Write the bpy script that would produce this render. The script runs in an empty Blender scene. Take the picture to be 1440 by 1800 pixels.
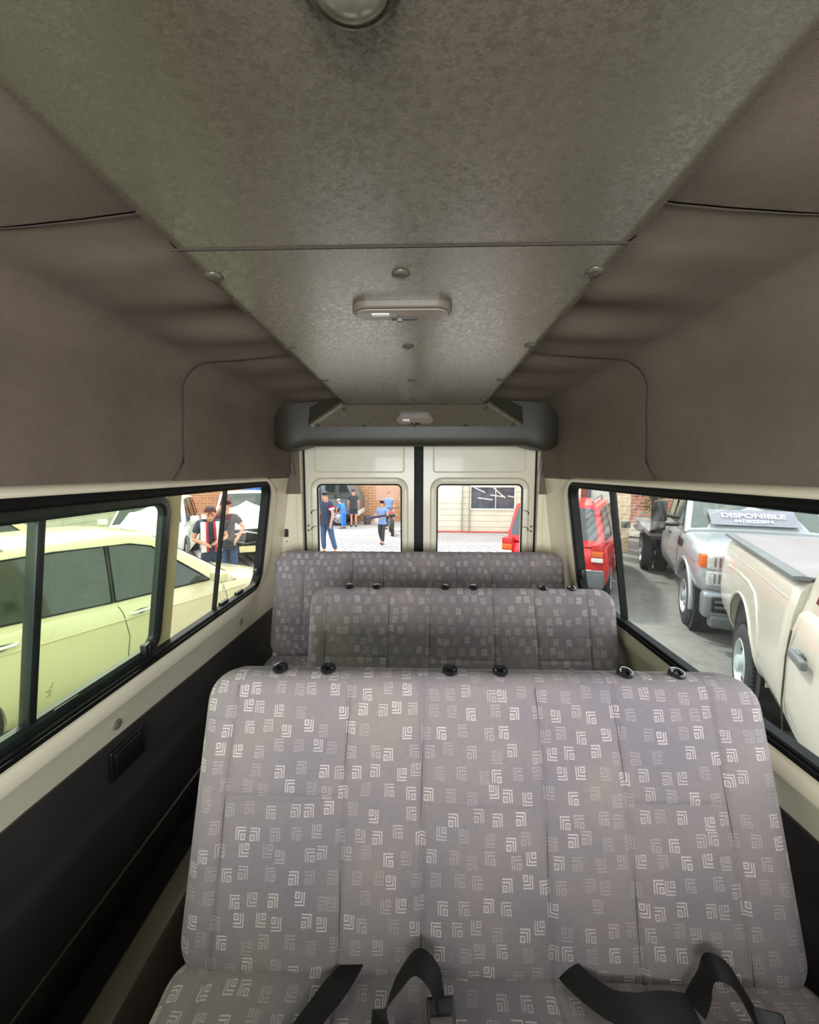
import bpy, bmesh, math, random
from mathutils import Vector, Matrix
from mathutils.geometry import tessellate_polygon
C = bpy.context.scene.collection
sc = bpy.context.scene
R = math.radians
random.seed(7)

# ------------------------------------------------------------------ camera
cam_d = bpy.data.cameras.new('camera'); cam = bpy.data.objects.new('camera', cam_d); C.objects.link(cam)
cam_d.sensor_fit = 'HORIZONTAL'; cam_d.sensor_width = 36; cam_d.lens = 18; cam_d.clip_start = 0.02; cam_d.clip_end = 300
cam.location = (0.035, 0, 1.5); cam.rotation_euler = (R(90-5.71), 0, R(1.6))
sc.camera = cam

# ------------------------------------------------------------------ light
w = bpy.data.worlds.new('world'); sc.world = w; w.use_nodes = True
nt = w.node_tree; nt.nodes.clear()
bg = nt.nodes.new('ShaderNodeBackground'); out = nt.nodes.new('ShaderNodeOutputWorld')
bg.inputs[0].default_value = (0.93, 0.97, 1.0, 1); bg.inputs[1].default_value = 2.95
nt.links.new(bg.outputs[0], out.inputs[0])
sun_d = bpy.data.lights.new('sun', 'SUN'); sun = bpy.data.objects.new('sun', sun_d); C.objects.link(sun)
sun_d.energy = 4.4; sun_d.angle = R(6); sun_d.color = (1, .96, .88)
sun.rotation_euler = (R(-32), R(-20), 0)

def area(name, loc, rot, sx, sy, e, col=(1, 1, 1), portal=False):
    d = bpy.data.lights.new(name, 'AREA'); o = bpy.data.objects.new(name, d); C.objects.link(o)
    d.shape = 'RECTANGLE'; d.size = sx; d.size_y = sy; d.energy = e; d.color = col
    d.cycles.is_portal = portal
    o.location = loc; o.rotation_euler = rot
    return o
# daylight entering through the windscreen and cab side windows behind the camera
area('windscreen_daylight', (0, -1.55, 1.36), (R(80), 0, 0), 1.5, .74, 108, (.93, .96, 1))
area('cab_left_daylight', (-.93, -.95, 1.2), (R(90), 0, R(-90)), .8, .6, 13, (.95, 1, .93))
area('cab_right_daylight', (.93, -.95, 1.2), (R(90), 0, R(90)), .8, .6, 11, (1, .95, .93))
sc.view_settings.view_transform = 'Standard'; sc.view_settings.look = 'None'
sc.view_settings.exposure = 0.0; sc.view_settings.gamma = 1.0; sc.view_settings.use_curve_mapping = False
sc.cycles.use_denoising = True; sc.cycles.max_bounces = 8; sc.cycles.diffuse_bounces = 5
sc.cycles.glossy_bounces = 3; sc.cycles.transmission_bounces = 4; sc.cycles.transparent_max_bounces = 12
sc.cycles.sample_clamp_indirect = 4; sc.cycles.caustics_reflective = False; sc.cycles.caustics_refractive = False

# ------------------------------------------------------------------ node helpers
def S(c):      # sRGB 0-255 -> linear
    return tuple((v/255/12.92 if v/255 <= .04045 else ((v/255+.055)/1.055)**2.4) for v in c) + (1,)
class N:
    def __init__(s, t, sock): s.t = t; s.s = sock
    def op(s, o, b=0, c=None):
        n = s.t.nodes.new('ShaderNodeMath'); n.operation = o
        for i, v in enumerate((s, b, c)):
            if v is None: continue
            if isinstance(v, N): s.t.links.new(v.s, n.inputs[i])
            else: n.inputs[i].default_value = v
        return N(s.t, n.outputs[0])
    def __add__(s, b): return s.op('ADD', b)
    def __sub__(s, b): return s.op('SUBTRACT', b)
    def __mul__(s, b): return s.op('MULTIPLY', b)
    def __truediv__(s, b): return s.op('DIVIDE', b)
    def floor(s): return s.op('FLOOR')
    def fract(s): return s.op('FRACT')
    def lt(s, b): return s.op('LESS_THAN', b)
    def gt(s, b): return s.op('GREATER_THAN', b)
    def mx(s, b): return s.op('MAXIMUM', b)
    def mn(s, b): return s.op('MINIMUM', b)
    def abs(s): return s.op('ABSOLUTE')
def mat_base(name, col, rough=.5, metal=0, spec=.5):
    m = bpy.data.materials.new(name); m.use_nodes = True
    t = m.node_tree; b = t.nodes['Principled BSDF']
    b.inputs['Base Color'].default_value = col; b.inputs['Roughness'].default_value = rough
    b.inputs['Metallic'].default_value = metal; b.inputs['Specular IOR Level'].default_value = spec
    return m, t, b
def noise(t, scale, detail=3, rough=.5, coord='Object', stretch=None):
    tc = t.nodes.new('ShaderNodeTexCoord'); n = t.nodes.new('ShaderNodeTexNoise')
    n.inputs['Scale'].default_value = scale; n.inputs['Detail'].default_value = detail; n.inputs['Roughness'].default_value = rough
    src = tc.outputs[coord]
    if stretch:
        mp = t.nodes.new('ShaderNodeMapping'); mp.inputs['Scale'].default_value = stretch
        t.links.new(src, mp.inputs[0]); src = mp.outputs[0]
    t.links.new(src, n.inputs['Vector'])
    return n
def ramp(t, fac, stops):
    r = t.nodes.new('ShaderNodeValToRGB'); t.links.new(fac, r.inputs[0])
    e = r.color_ramp.elements
    while len(e) < len(stops): e.new(.5)
    for i, (p, c) in enumerate(stops): e[i].position = p; e[i].color = c
    return r
def bump(t, b, h, strength, dist):
    n = t.nodes.new('ShaderNodeBump'); n.inputs['Strength'].default_value = strength; n.inputs['Distance'].default_value = dist
    t.links.new(h, n.inputs['Height']); t.links.new(n.outputs[0], b.inputs['Normal'])
    return n
def M(name, rgb, rough=.5, metal=0, var=.08, scale=8, bs=0, bscale=60, bd=.002, spec=.5, coat=0):
    c = S(rgb); m, t, b = mat_base(name, c, rough, metal, spec)
    if var:
        n = noise(t, scale)
        r = ramp(t, n.outputs[0], [(.3, tuple(v*(1-var) for v in c[:3])+(1,)), (.7, tuple(min(1, v*(1+var)) for v in c[:3])+(1,))])
        t.links.new(r.outputs[0], b.inputs['Base Color'])
    if bs:
        n = noise(t, bscale, 4); bump(t, b, n.outputs[0], bs, bd)
    if coat: b.inputs['Coat Weight'].default_value = coat; b.inputs['Coat Roughness'].default_value = .05
    return m
def glass(name, tint, gloss=.08, dirt=0.0, rough=.02):
    m = bpy.data.materials.new(name); m.use_nodes = True; t = m.node_tree; t.nodes.clear()
    o = t.nodes.new('ShaderNodeOutputMaterial'); tr = t.nodes.new('ShaderNodeBsdfTransparent'); g = t.nodes.new('ShaderNodeBsdfGlossy')
    tr.inputs[0].default_value = tint; g.inputs['Roughness'].default_value = rough
    mx = t.nodes.new('ShaderNodeMixShader'); fr = t.nodes.new('ShaderNodeFresnel'); fr.inputs[0].default_value = 1.45
    mm = t.nodes.new('ShaderNodeMath'); mm.operation = 'MULTIPLY'; mm.inputs[1].default_value = gloss*3.2
    t.links.new(fr.outputs[0], mm.inputs[0]); mm.use_clamp = True
    t.links.new(mm.outputs[0], mx.inputs[0]); t.links.new(tr.outputs[0], mx.inputs[1]); t.links.new(g.outputs[0], mx.inputs[2])
    last = mx
    if dirt:   # dust and smears on the pane
        df = t.nodes.new('ShaderNodeBsdfDiffuse'); df.inputs[0].default_value = (.75, .8, .75, 1)
        n = noise(t, 5, 6, .65); r = ramp(t, n.outputs[0], [(.42, (0, 0, 0, 1)), (.8, (dirt, dirt, dirt, 1))])
        m2 = t.nodes.new('ShaderNodeMixShader'); t.links.new(r.outputs[0], m2.inputs[0])
        t.links.new(mx.outputs[0], m2.inputs[1]); t.links.new(df.outputs[0], m2.inputs[2]); last = m2
    t.links.new(last.outputs[0], o.inputs[0])
    return m

# ------------------------------------------------------------------ mesh helpers
class MB:
    def __init__(s): s.v = []; s.f = []; s.uv = {}
    def add(s, vs, fs):
        o = len(s.v); s.v += [tuple(v) for v in vs]; s.f += [tuple(i+o for i in f) for f in fs]; return s
    def box(s, c, d, rot=None, bev=0):
        bm = bmesh.new(); bmesh.ops.create_cube(bm, size=1)
        for v in bm.verts: v.co = Vector((v.co.x*d[0], v.co.y*d[1], v.co.z*d[2]))
        if bev: bmesh.ops.bevel(bm, geom=list(bm.edges)+list(bm.verts), offset=bev, segments=3, profile=.5, affect='EDGES')
        mt = Matrix.Translation(c) @ (rot.to_4x4() if rot is not None else Matrix())
        bm.verts.ensure_lookup_table()
        s.add([mt @ v.co for v in bm.verts], [[v.index for v in f.verts] for f in bm.faces]); bm.free(); return s
    def tube(s, pts, r, n=8, closed=False, flat=1.0, caps=True):
        pts = [Vector(p) for p in pts]; rr = r if isinstance(r, (list, tuple)) else [r]*len(pts)
        L = len(pts); vs = []; ref = None
        for i, p in enumerate(pts):
            a = pts[(i-1) % L] if (closed or i > 0) else p; b = pts[(i+1) % L] if (closed or i < L-1) else p
            d = (b-a).normalized()
            if ref is None:
                ref = Vector((0, 0, 1)) if abs(d.z) < .9 else Vector((1, 0, 0))
            u = (ref - d*ref.dot(d)).normalized(); w_ = d.cross(u); ref = u
            for k in range(n):
                t = 2*math.pi*k/n; vs.append(p + u*math.cos(t)*rr[i] + w_*math.sin(t)*rr[i]*flat)
        fs = []
        for i in range(L if closed else L-1):
            for k in range(n):
                a = i*n+k; b = i*n+(k+1) % n; c = ((i+1) % L)*n+(k+1) % n; d = ((i+1) % L)*n+k
                fs.append((a, b, c, d))
        if not closed and caps: fs += [tuple(range(n-1, -1, -1)), tuple((L-1)*n+k for k in range(n))]
        return s.add(vs, fs)
    def lathe(s, prof, axis='z', c=(0, 0, 0), n=32, sc=(1, 1, 1)):   # prof: (r, h)
        vs = []; fs = []
        for r, h in prof:
            for k in range(n):
                t = 2*math.pi*k/n; x, y = r*math.cos(t), r*math.sin(t)
                p = {'z': (x, y, h), 'x': (h, x, y), 'y': (x, h, y)}[axis]
                vs.append((c[0]+p[0]*sc[0], c[1]+p[1]*sc[1], c[2]+p[2]*sc[2]))
        for i in range(len(prof)-1):
            for k in range(n): fs.append((i*n+k, i*n+(k+1) % n, (i+1)*n+(k+1) % n, (i+1)*n+k))
        return s.add(vs, fs)
    def prism(s, poly, fn0, fn1):     # poly 2D; fn maps (u,v)->3D for both sides
        n = len(poly); tr = tessellate_polygon([[Vector((p[0], p[1], 0)) for p in poly]])
        vs = [fn0(*p) for p in poly] + [fn1(*p) for p in poly]
        fs = [tuple(t) for t in tr] + [tuple(n+i for i in reversed(t)) for t in tr]
        fs += [(i, (i+1) % n, n+(i+1) % n, n+i) for i in range(n)]
        return s.add(vs, fs)
    def holed(s, outer, hole, fn):
        tr = tessellate_polygon([[Vector((p[0], p[1], 0)) for p in outer], [Vector((p[0], p[1], 0)) for p in hole]])
        return s.add([fn(*p) for p in list(outer)+list(hole)], [tuple(t) for t in tr])
    def grid(s, nu, nv, fn):
        vs = [fn(i/nu, j/nv) for j in range(nv+1) for i in range(nu+1)]
        fs = [(j*(nu+1)+i, j*(nu+1)+i+1, (j+1)*(nu+1)+i+1, (j+1)*(nu+1)+i) for j in range(nv) for i in range(nu)]
        return s.add(vs, fs)
    def loft(s, rings, closed_ring=True, caps=True):
        n = len(rings[0]); vs = [p for r in rings for p in r]; fs = []
        for i in range(len(rings)-1):
            for k in range(n if closed_ring else n-1):
                fs.append((i*n+k, i*n+(k+1) % n, (i+1)*n+(k+1) % n, (i+1)*n+k))
        if caps and closed_ring: fs += [tuple(range(n-1, -1, -1)), tuple((len(rings)-1)*n+k for k in range(n))]
        return s.add(vs, fs)
    def build(s, name, m, parent=None, smooth=35, sub=0, bevel=0, uvs=None, cut=None, solid=0):
        me = bpy.data.meshes.new(name); me.from_pydata(s.v, [], s.f); me.validate()
        bm = bmesh.new(); bm.from_mesh(me)
        if not uvs: bmesh.ops.recalc_face_normals(bm, faces=bm.faces)
        bm.to_mesh(me); bm.free()
        if uvs:
            ul = me.uv_layers.new(name='UVMap')
            for l in me.loops: ul.data[l.index].uv = uvs[l.vertex_index]
        o = bpy.data.objects.new(name, me); C.objects.link(o)
        if cut:
            for cu in cut:
                md = o.modifiers.new('b', 'BOOLEAN'); md.object = cu; md.operation = 'DIFFERENCE'; md.solver = 'EXACT'
        if solid: md = o.modifiers.new('so', 'SOLIDIFY'); md.thickness = solid; md.offset = 0
        if bevel: md = o.modifiers.new('bv', 'BEVEL'); md.width = bevel; md.segments = 2; md.limit_method = 'ANGLE'; md.angle_limit = R(40)
        if sub: md = o.modifiers.new('s', 'SUBSURF'); md.levels = sub; md.render_levels = sub
        if o.modifiers: bake(o)
        me = o.data; me.materials.clear(); me.materials.append(m)
        if smooth:
            me.shade_smooth(); me.set_sharp_from_angle(angle=R(smooth))
        if parent: o.parent = parent
        return o
def bake(o):
    dg = bpy.context.evaluated_depsgraph_get(); dg.update()
    me = bpy.data.meshes.new_from_object(o.evaluated_get(dg)); o.modifiers.clear(); o.data = me
def tag(o, label=None, cat=None, group=None, kind=None):
    for k, v in (('label', label), ('category', cat), ('group', group), ('kind', kind)):
        if v: o[k] = v
    return o
def empty(name, loc=(0, 0, 0), rz=0, label=None, cat=None, group=None, kind=None):
    o = bpy.data.objects.new(name, None); C.objects.link(o); o.location = loc; o.rotation_euler = (0, 0, rz); o.empty_display_size = .2
    return tag(o, label, cat, group, kind)
def st(o): o['kind'] = 'structure'; return o
def rrect(y0, y1, z0, z1, r, n=6):   # rounded rectangle, counter-clockwise, with normals
    P = []
    for cy, cz, a0 in ((y1-r, z1-r, 0), (y0+r, z1-r, 90), (y0+r, z0+r, 180), (y1-r, z0+r, 270)):
        for k in range(n+1):
            a = R(a0+90*k/n); P.append((cy+r*math.cos(a), cz+r*math.sin(a), math.cos(a), math.sin(a)))
    return P

# ------------------------------------------------------------------ materials
MAT = {}
MAT['cream'] = M('cream_paint', (226, 217, 192), .35, var=.05, scale=3, bs=.05, bscale=200, coat=.2)
MAT['creamdoor'] = M('cream_door_paint', (212, 204, 182), .4, var=.06, scale=3, coat=.1)
MAT['rubber'] = M('black_rubber', (11, 11, 10), .6, var=.2, spec=.25)
MAT['black'] = M('black_plastic', (14, 14, 14), .4, var=.2)
MAT['greenblack'] = M('window_frame_black', (24, 32, 28), .35, var=.2)
MAT['chrome'] = M('chrome', (220, 220, 220), .12, 1, var=.03)
MAT['floor'] = M('floor_vinyl', (38, 36, 33), .6, var=.3, scale=20, bs=.3)
MAT['foam'] = M('socket_plastic', (26, 26, 28), .18, var=.1, coat=1)
MAT['strap'] = M('belt_webbing', (17, 15, 15), .55, spec=.3, var=.15, bs=.3, bscale=400)
MAT['lens'] = M('lamp_lens', (132, 118, 108), .3, var=.05)
MAT['lampbody'] = M('lamp_body', (98, 90, 80), .35, var=.05)
MAT['white'] = M('white_plastic', (225, 222, 212), .3, var=.05)
def vinyl_ceiling():     # glossy embossed olive vinyl
    m, t, b = mat_base('ceiling_vinyl', S((112, 108, 92)), .3, 0, 1.0)
    n1 = noise(t, 120, 5, .65, 'Object', (1, 1.6, 1)); n2 = noise(t, 330, 3, .7); n3 = noise(t, 2.5, 2)
    r = ramp(t, n3.outputs[0], [(.3, S((90, 82, 66))), (.7, S((97, 89, 73)))]); t.links.new(r.outputs[0], b.inputs['Base Color'])
    v = t.nodes.new('ShaderNodeTexVoronoi'); v.feature = 'DISTANCE_TO_EDGE'; v.inputs['Scale'].default_value = 62
    tc = t.nodes.new('ShaderNodeTexCoord')
    mm = t.nodes.new('ShaderNodeMixRGB'); mm.inputs[0].default_value = .05
    t.links.new(tc.outputs['Object'], mm.inputs[1]); t.links.new(n1.outputs['Color'], mm.inputs[2]); t.links.new(mm.outputs[0], v.inputs['Vector'])
    h = N(t, v.outputs['Distance']).mn(.12)*4 + N(t, n1.outputs[0])*.8 + N(t, n2.outputs[0])*.4
    bump(t, b, h.s, .25, .0010); b.inputs['Coat Weight'].default_value = 1.0; b.inputs['Coat Roughness'].default_value = .2; b.inputs['Coat IOR'].default_value = 2.1
    cn = t.nodes.new('ShaderNodeBump'); cn.inputs['Strength'].default_value = .13; cn.inputs['Distance'].default_value = .001
    t.links.new(h.s, cn.inputs['Height']); t.links.new(cn.outputs[0], b.inputs['Coat Normal'])
    rr = N(t, n1.outputs[0])*.10 + .22; t.links.new(rr.s, b.inputs['Roughness'])
    return m
MAT['vinyl'] = vinyl_ceiling()
def lining():            # matt needle-felt head lining
    m, t, b = mat_base('head_lining', S((104, 91, 80)), .95, 0, .15)
    n = noise(t, 3.2, 4, .6); n2 = noise(t, 500, 2, .8); n3 = noise(t, 45, 4, .7)
    f = N(t, n.outputs[0])*.6 + N(t, n2.outputs[0])*.2 + N(t, n3.outputs[0])*.2
    r = ramp(t, f.s, [(.3, S((98, 87, 77))), (.68, S((124, 111, 100)))]); t.links.new(r.outputs[0], b.inputs['Base Color'])
    bump(t, b, n2.outputs[0], .5, .001)
    return m
MAT['lining'] = lining()
MAT['beam'] = M('beam_plastic', (46, 44, 34), .5, var=.06, bs=.15, bscale=220)
MAT['darkvinyl'] = M('side_panel_vinyl', (50, 46, 44), .55, var=.15, scale=4, bs=.2, bscale=260)

def seat_fabric(name, base1, base2, motif, strength):
    m, t, b = mat_base(name, base1, .9, 0, .2)
    uv = t.nodes.new('ShaderNodeUVMap'); uv.uv_map = 'UVMap'
    sp = t.nodes.new('ShaderNodeSeparateXYZ'); t.links.new(uv.outputs[0], sp.inputs[0])
    U, V = N(t, sp.outputs[0]), N(t, sp.outputs[1])
    def wn(x, y, seed):
        cb = t.nodes.new('ShaderNodeCombineXYZ'); t.links.new(x.s, cb.inputs[0]); t.links.new(y.s, cb.inputs[1]); cb.inputs[2].default_value = seed
        q = t.nodes.new('ShaderNodeTexWhiteNoise'); q.noise_dimensions = '3D'; t.links.new(cb.outputs[0], q.inputs[0])
        s3 = t.nodes.new('ShaderNodeSeparateXYZ'); t.links.new(q.outputs['Color'], s3.inputs[0])
        return [N(t, s3.outputs[i]) for i in range(3)]
    def layer(cw, ch, off, seed):
        # brick-offset cells, each holding one motif in one of two orientations
        gy = (V + off)/ch; row = gy.floor()
        gx = (U + off*.7)/cw + row*.37; col = gx.floor()
        a = wn(col, row, seed); bb = wn(col, row, seed+3.3)
        sz = .0215; sy = .0260
        px = (gx.fract()*cw - a[0]*(cw-sz))/sz; py = (gy.fract()*ch - a[1]*(ch-sy))/sy
        fx = a[2].gt(.5); fy = bb[0].gt(.62)
        px2 = px + fx*(px*-2 + 1); py2 = py + fy*(py*-2 + 1)
        mm = px2.mx(py2); mn_ = px2.mn(py2)
        inside = mn_.gt(0)*mm.lt(1)
        L2 = mm.gt(.90); L1 = mm.gt(.66)*mm.lt(.77); sq = mm.lt(.50)
        inner = (px2-.25).abs().mx((py2-.25).abs())
        ring = inner.gt(.15)*inner.lt(.25); dot = inner.lt(.055)
        shape = inside*(L2 + L1 + sq*(ring+dot)).mn(1)
        br = bb[1].op('MULTIPLY', 1.5).mn(1)*bb[1]*.70 + .24
        return shape*br*bb[2].lt(.94)
    s = layer(.046, .042, 0.013, 1.7)
    # ribbed weave
    weave = (U*1100).op('SINE')*(V*1100).op('SINE')
    n = noise(t, 900, 2, .7, 'UV'); n2 = noise(t, 4, 3, .5, 'UV'); n3 = noise(t, 90, 3, .6, 'UV')
    r = ramp(t, n2.outputs[0], [(.35, base1), (.65, base2)])
    g = t.nodes.new('ShaderNodeMixRGB'); g.blend_type = 'MULTIPLY'; g.inputs[0].default_value = 1
    sc_ = (N(t, n.outputs[0])*.7 + N(t, n3.outputs[0])*.3)*.8 + .60
    cb = t.nodes.new('ShaderNodeCombineXYZ')
    for i in range(3): t.links.new(sc_.s, cb.inputs[i])
    t.links.new(r.outputs[0], g.inputs[1]); t.links.new(cb.outputs[0], g.inputs[2])
    mx = t.nodes.new('ShaderNodeMixRGB'); t.links.new((s*(N(t, n.outputs[0])*.5+.75)*strength).mn(1).s, mx.inputs[0])
    t.links.new(g.outputs[0], mx.inputs[1]); mx.inputs[2].default_value = motif
    t.links.new(mx.outputs[0], b.inputs['Base Color'])
    bump(t, b, (weave*.25 + N(t, n.outputs[0]) + s*.6).s, .35, .0008)
    b.inputs['Sheen Weight'].default_value = .12; b.inputs['Sheen Roughness'].default_value = .5
    return m
MAT['seat'] = seat_fabric('seat_fabric', S((113, 105, 111)), S((126, 116, 113)), S((196, 184, 178)), .78)
MAT['piping'] = M('seat_stitching', (70, 66, 68), .8, var=.1)
# ------------------------------------------------------------------ van shell
YF, YB = -1.7, 2.75
def WX(z): return .835 + .14*(1.42 - z)       # half width of the side walls at height z
ZB = .125
fl = MB().box((0, (YF+YB)/2, -.02), (2.06, YB-YF, .04)).build('floor', MAT['floor']); st(fl)

WIN = {-1: (-.75, 2.32, .83, 1.44), 1: (-.75, 2.22, .83, 1.44)}
def wall(side, name):
    y0, y1, z0, z1 = WIN[side]
    hole = [(p[0], p[1]) for p in rrect(y0, y1, z0, z1, .085)]
    outer = [(YF, .54), (YB-.02, .54), (YB-.02, 1.47), (YF, 1.47)]
    b = MB()
    b.holed(outer, hole, lambda y, z: (side*WX(z), y, z))
    b.holed(outer, hole, lambda y, z: (side*(WX(z)+.030), y, z))
    n = len(hole)      # opening reveal
    b.add([(side*WX(z), y, z) for y, z in hole]+[(side*(WX(z)+.030), y, z) for y, z in hole], [(i, (i+1) % n, n+(i+1) % n, n+i) for i in range(n)])
    # lower skin
    b.grid(1, 1, lambda u, v: (side*(WX(.64)+.12), YF+(YB-YF)*u, -.62+1.28*v))
    o = b.build(name, MAT['cream'], smooth=0); st(o)
    # belt rail with a pressed ridge under the window
    prof = [(.003, .822), (.012, .812), (.026, .775), (.022, .765), (.006, .715), (.0, .57)]
    yr = y1 + .02
    rings = []
    for y in (YF, 0, 1, yr-.25, yr-.12, yr-.05, yr):
        k = 1 if y < yr-.2 else max(.0, (yr-y)/.2)
        rings.append([(side*(WX(z)-d*k - .001), y, z) for d, z in prof])
    b = MB().loft(rings, closed_ring=False, caps=False)
    b.build('belt_rail', MAT['cream'], o, smooth=50)
    # raised cream window surround
    path = rrect(y0-.035, y1+.075, z0-.012, z1+.012, .11)
    pr = [(.03, .0), (.028, .014), (.02, .02), (.0, .02), (-.012, .014), (-.02, .0)]
    path2 = rrect(y0, y1+.035, z0+.005, z1-.005, .10)
    vs = []; 
    rings = []
    for (py, pz, ny, nz) in rrect(y0, y1, z0, z1, .085):
        ky = 3.2 if ny > .3 else 1.0
        ring = []
        for of, d in ((-.004, 0), (0, .010), (.010, .018), (.026, .018), (.040, .010), (.046, 0)):
            oy = of*(1+ (ky-1)*max(0, ny)**2) ; oz = of if nz < 0 or True else of
            y = py+ny*oy; z = pz+nz*oz*(.35 if nz < 0 else .62)
            ring.append((side*(WX(z)-d), y, z))
        rings.append(ring)
    MB().loft(rings+[rings[0]], closed_ring=False, caps=False).build('window_surround', MAT['cream'], o, smooth=50)
    for y, z in ((1.2, .70), (2.1, .695)) if side < 0 else ((1.15, .70), (2.05, .695)):
        c = MB().lathe([(0, .008), (.012, .0078), (.016, .005), (.017, 0)], 'x', (0, 0, 0), 20)
        q = c.build('hole_plug', MAT['plug'], o); q.scale.x = -side; q.location = (side*(WX(z)-.006), y, z)
    return o
MAT['plug'] = M('hole_plug_grey', (112, 100, 92), .5, var=.05)
wl = wall(-1, 'wall_left'); wr = wall(1, 'wall_right')

def sweep(path, prof, side, closed=True, xoff=0):
    rings = [[(side*(WX(py+0 if 0 else pz)+xoff-d), py+ny*o, pz+nz*o) for o, d in prof] for (py, pz, ny, nz) in path]
    b = MB(); b.loft(rings+([rings[0]] if closed else []), closed_ring=True, caps=not closed); return b
RUB = [(.004, .0), (.004, .016), (-.004, .021), (-.014, .021), (-.016, .012), (-.020, .012), (-.022, .016), (-.026, .012), (-.028, -.016), (-.014, -.020), (-.010, -.034), (.0, -.034)]
def window(side, name):
    y0, y1, z0, z1 = WIN[side]
    o = sweep(rrect(y0, y1, z0, z1, .085), RUB, side).build(name, MAT['rubber']); st(o)
    return o
SEAL = [(.004, -.012), (.004, .004), (-.012, .006), (-.018, -.002), (-.022, -.012)]
def pane(side, y0, y1, z0, z1, r, xo, m, parent, name='pane'):
    P = rrect(y0, y1, z0, z1, r)
    b = MB(); b.prism([(p[0], p[1]) for p in P], lambda y, z: (side*(WX(z)+xo), y, z), lambda y, z: (side*(WX(z)+xo+.004), y, z))
    return b.build(name, m, parent, smooth=0)
MAT['gtint'] = glass('green_tinted_glass', (.86, .95, .80, 1), .045, .06)
MAT['gclear'] = glass('clear_glass', (.95, .98, .93, 1), .045, .02)
MAT['gright'] = glass('right_glass', (.93, .96, .95, 1), .05, .03)
MAT['grear'] = glass('rear_glass', (.98, .98, .98, 1), .03, .01)
# left: one long rubber-framed opening with a front sliding window, body pillar and rear window
w1 = window(-1, 'window_1')
y0, y1, z0, z1 = WIN[-1]
FR = [(.006, -.014), (.006, .010), (-.020, .012), (-.030, .004), (-.032, -.014)]
sweep(rrect(y0+.02, 1.405, z0+.025, z1-.025, .07), FR, -1, xoff=.010).build('sliding_window_frame', MAT['greenblack'], w1)
pane(-1, y0+.03, 1.39, z0+.03, z1-.03, .06, .016, MAT['gtint'], w1, 'tinted_pane')
MB().prism([(.912, z0+.03), (.934, z0+.03), (.934, z1-.03), (.912, z1-.03)], lambda y, z: (-(WX(z)+.006), y, z), lambda y, z: (-(WX(z)+.034), y, z)).build('sliding_divider', MAT['greenblack'], w1, bevel=.003)
MB().prism([(1.412, z0-.01), (1.50, z0-.01), (1.50, z1+.01), (1.412, z1+.01)], lambda y, z: (-(WX(z)+.018), y, z), lambda y, z: (-(WX(z)+.05), y, z)).build('window_pillar', MAT['pillar'] if 'pillar' in MAT else M('olive_cream_pillar', (188, 180, 128), .35), w1, bevel=.006)
pane(-1, 1.50, y1-.02, z0+.01, z1-.01, .06, .016, MAT['gclear'], w1, 'rear_pane')
MB().prism([(1.837, z0+.02), (1.849, z0+.02), (1.849, z1-.02), (1.837, z1-.02)], lambda y, z: (-(WX(z)+.012), y, z), lambda y, z: (-(WX(z)+.03), y, z)).build('thin_divider', MAT['rubber'], w1)
for (y, z) in ((1.335, z0+.065), (y1-.055, z0+.10)):
    b = MB().box((-(WX(z)-.004), y, z), (.022, .055, .034), bev=.003).box((-(WX(z)-.014), y+.004, z), (.012, .036, .02), bev=.002)
    b.build('window_latch', MAT['black'], w1)
for (ya, yb) in ((.98, 1.06), (1.88, 1.95), (2.05, 2.12)):
    z = z0+.044 if ya < 1.5 else z0+.034
    MB().box((-(WX(z)+.012), (ya+yb)/2, z), (.02, yb-ya, .016), bev=.003).build('drain_clip', MAT['black'], w1)
# right
mk = MB()     # etched maker's stamp on the panes, just unreadable strokes
for (yy, zz) in ((.972, .925), (1.90, .925)):
    for k, (dy, dz, l) in enumerate(((0, 0, .012), (.004, .007, .010), (-.002, .014, .014), (.006, .021, .008), (.010, .028, .005))):
        x = -(WX(zz+dz)+.014); mk.tube([(x, yy+dy-l/2, zz+dz), (x, yy+dy+l/2, zz+dz+.002)], .0011, 5)
mk.build('etched_stamp', MAT['pillar2'] if 'pillar2' in MAT else M('stamp_olive', (86, 92, 50), .6), w1)
w2 = window(1, 'window_2')
y0, y1, z0, z1 = WIN[1]
pane(1, y0+.01, y1-.02, z0+.01, z1-.01, .06, .016, MAT['gright'], w2, 'side_pane')
MB().prism([(1.772, z0+.02), (1.785, z0+.02), (1.785, z1-.02), (1.772, z1-.02)], lambda y, z: (WX(z)+.008, y, z), lambda y, z: (WX(z)+.034, y, z)).build('window_divider', MAT['rubber'], w2)
MB().box((WX(.95)-.0, y1-.045, .95), (.02, .03, .05), bev=.003).build('window_latch', MAT['black'], w2)

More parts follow.
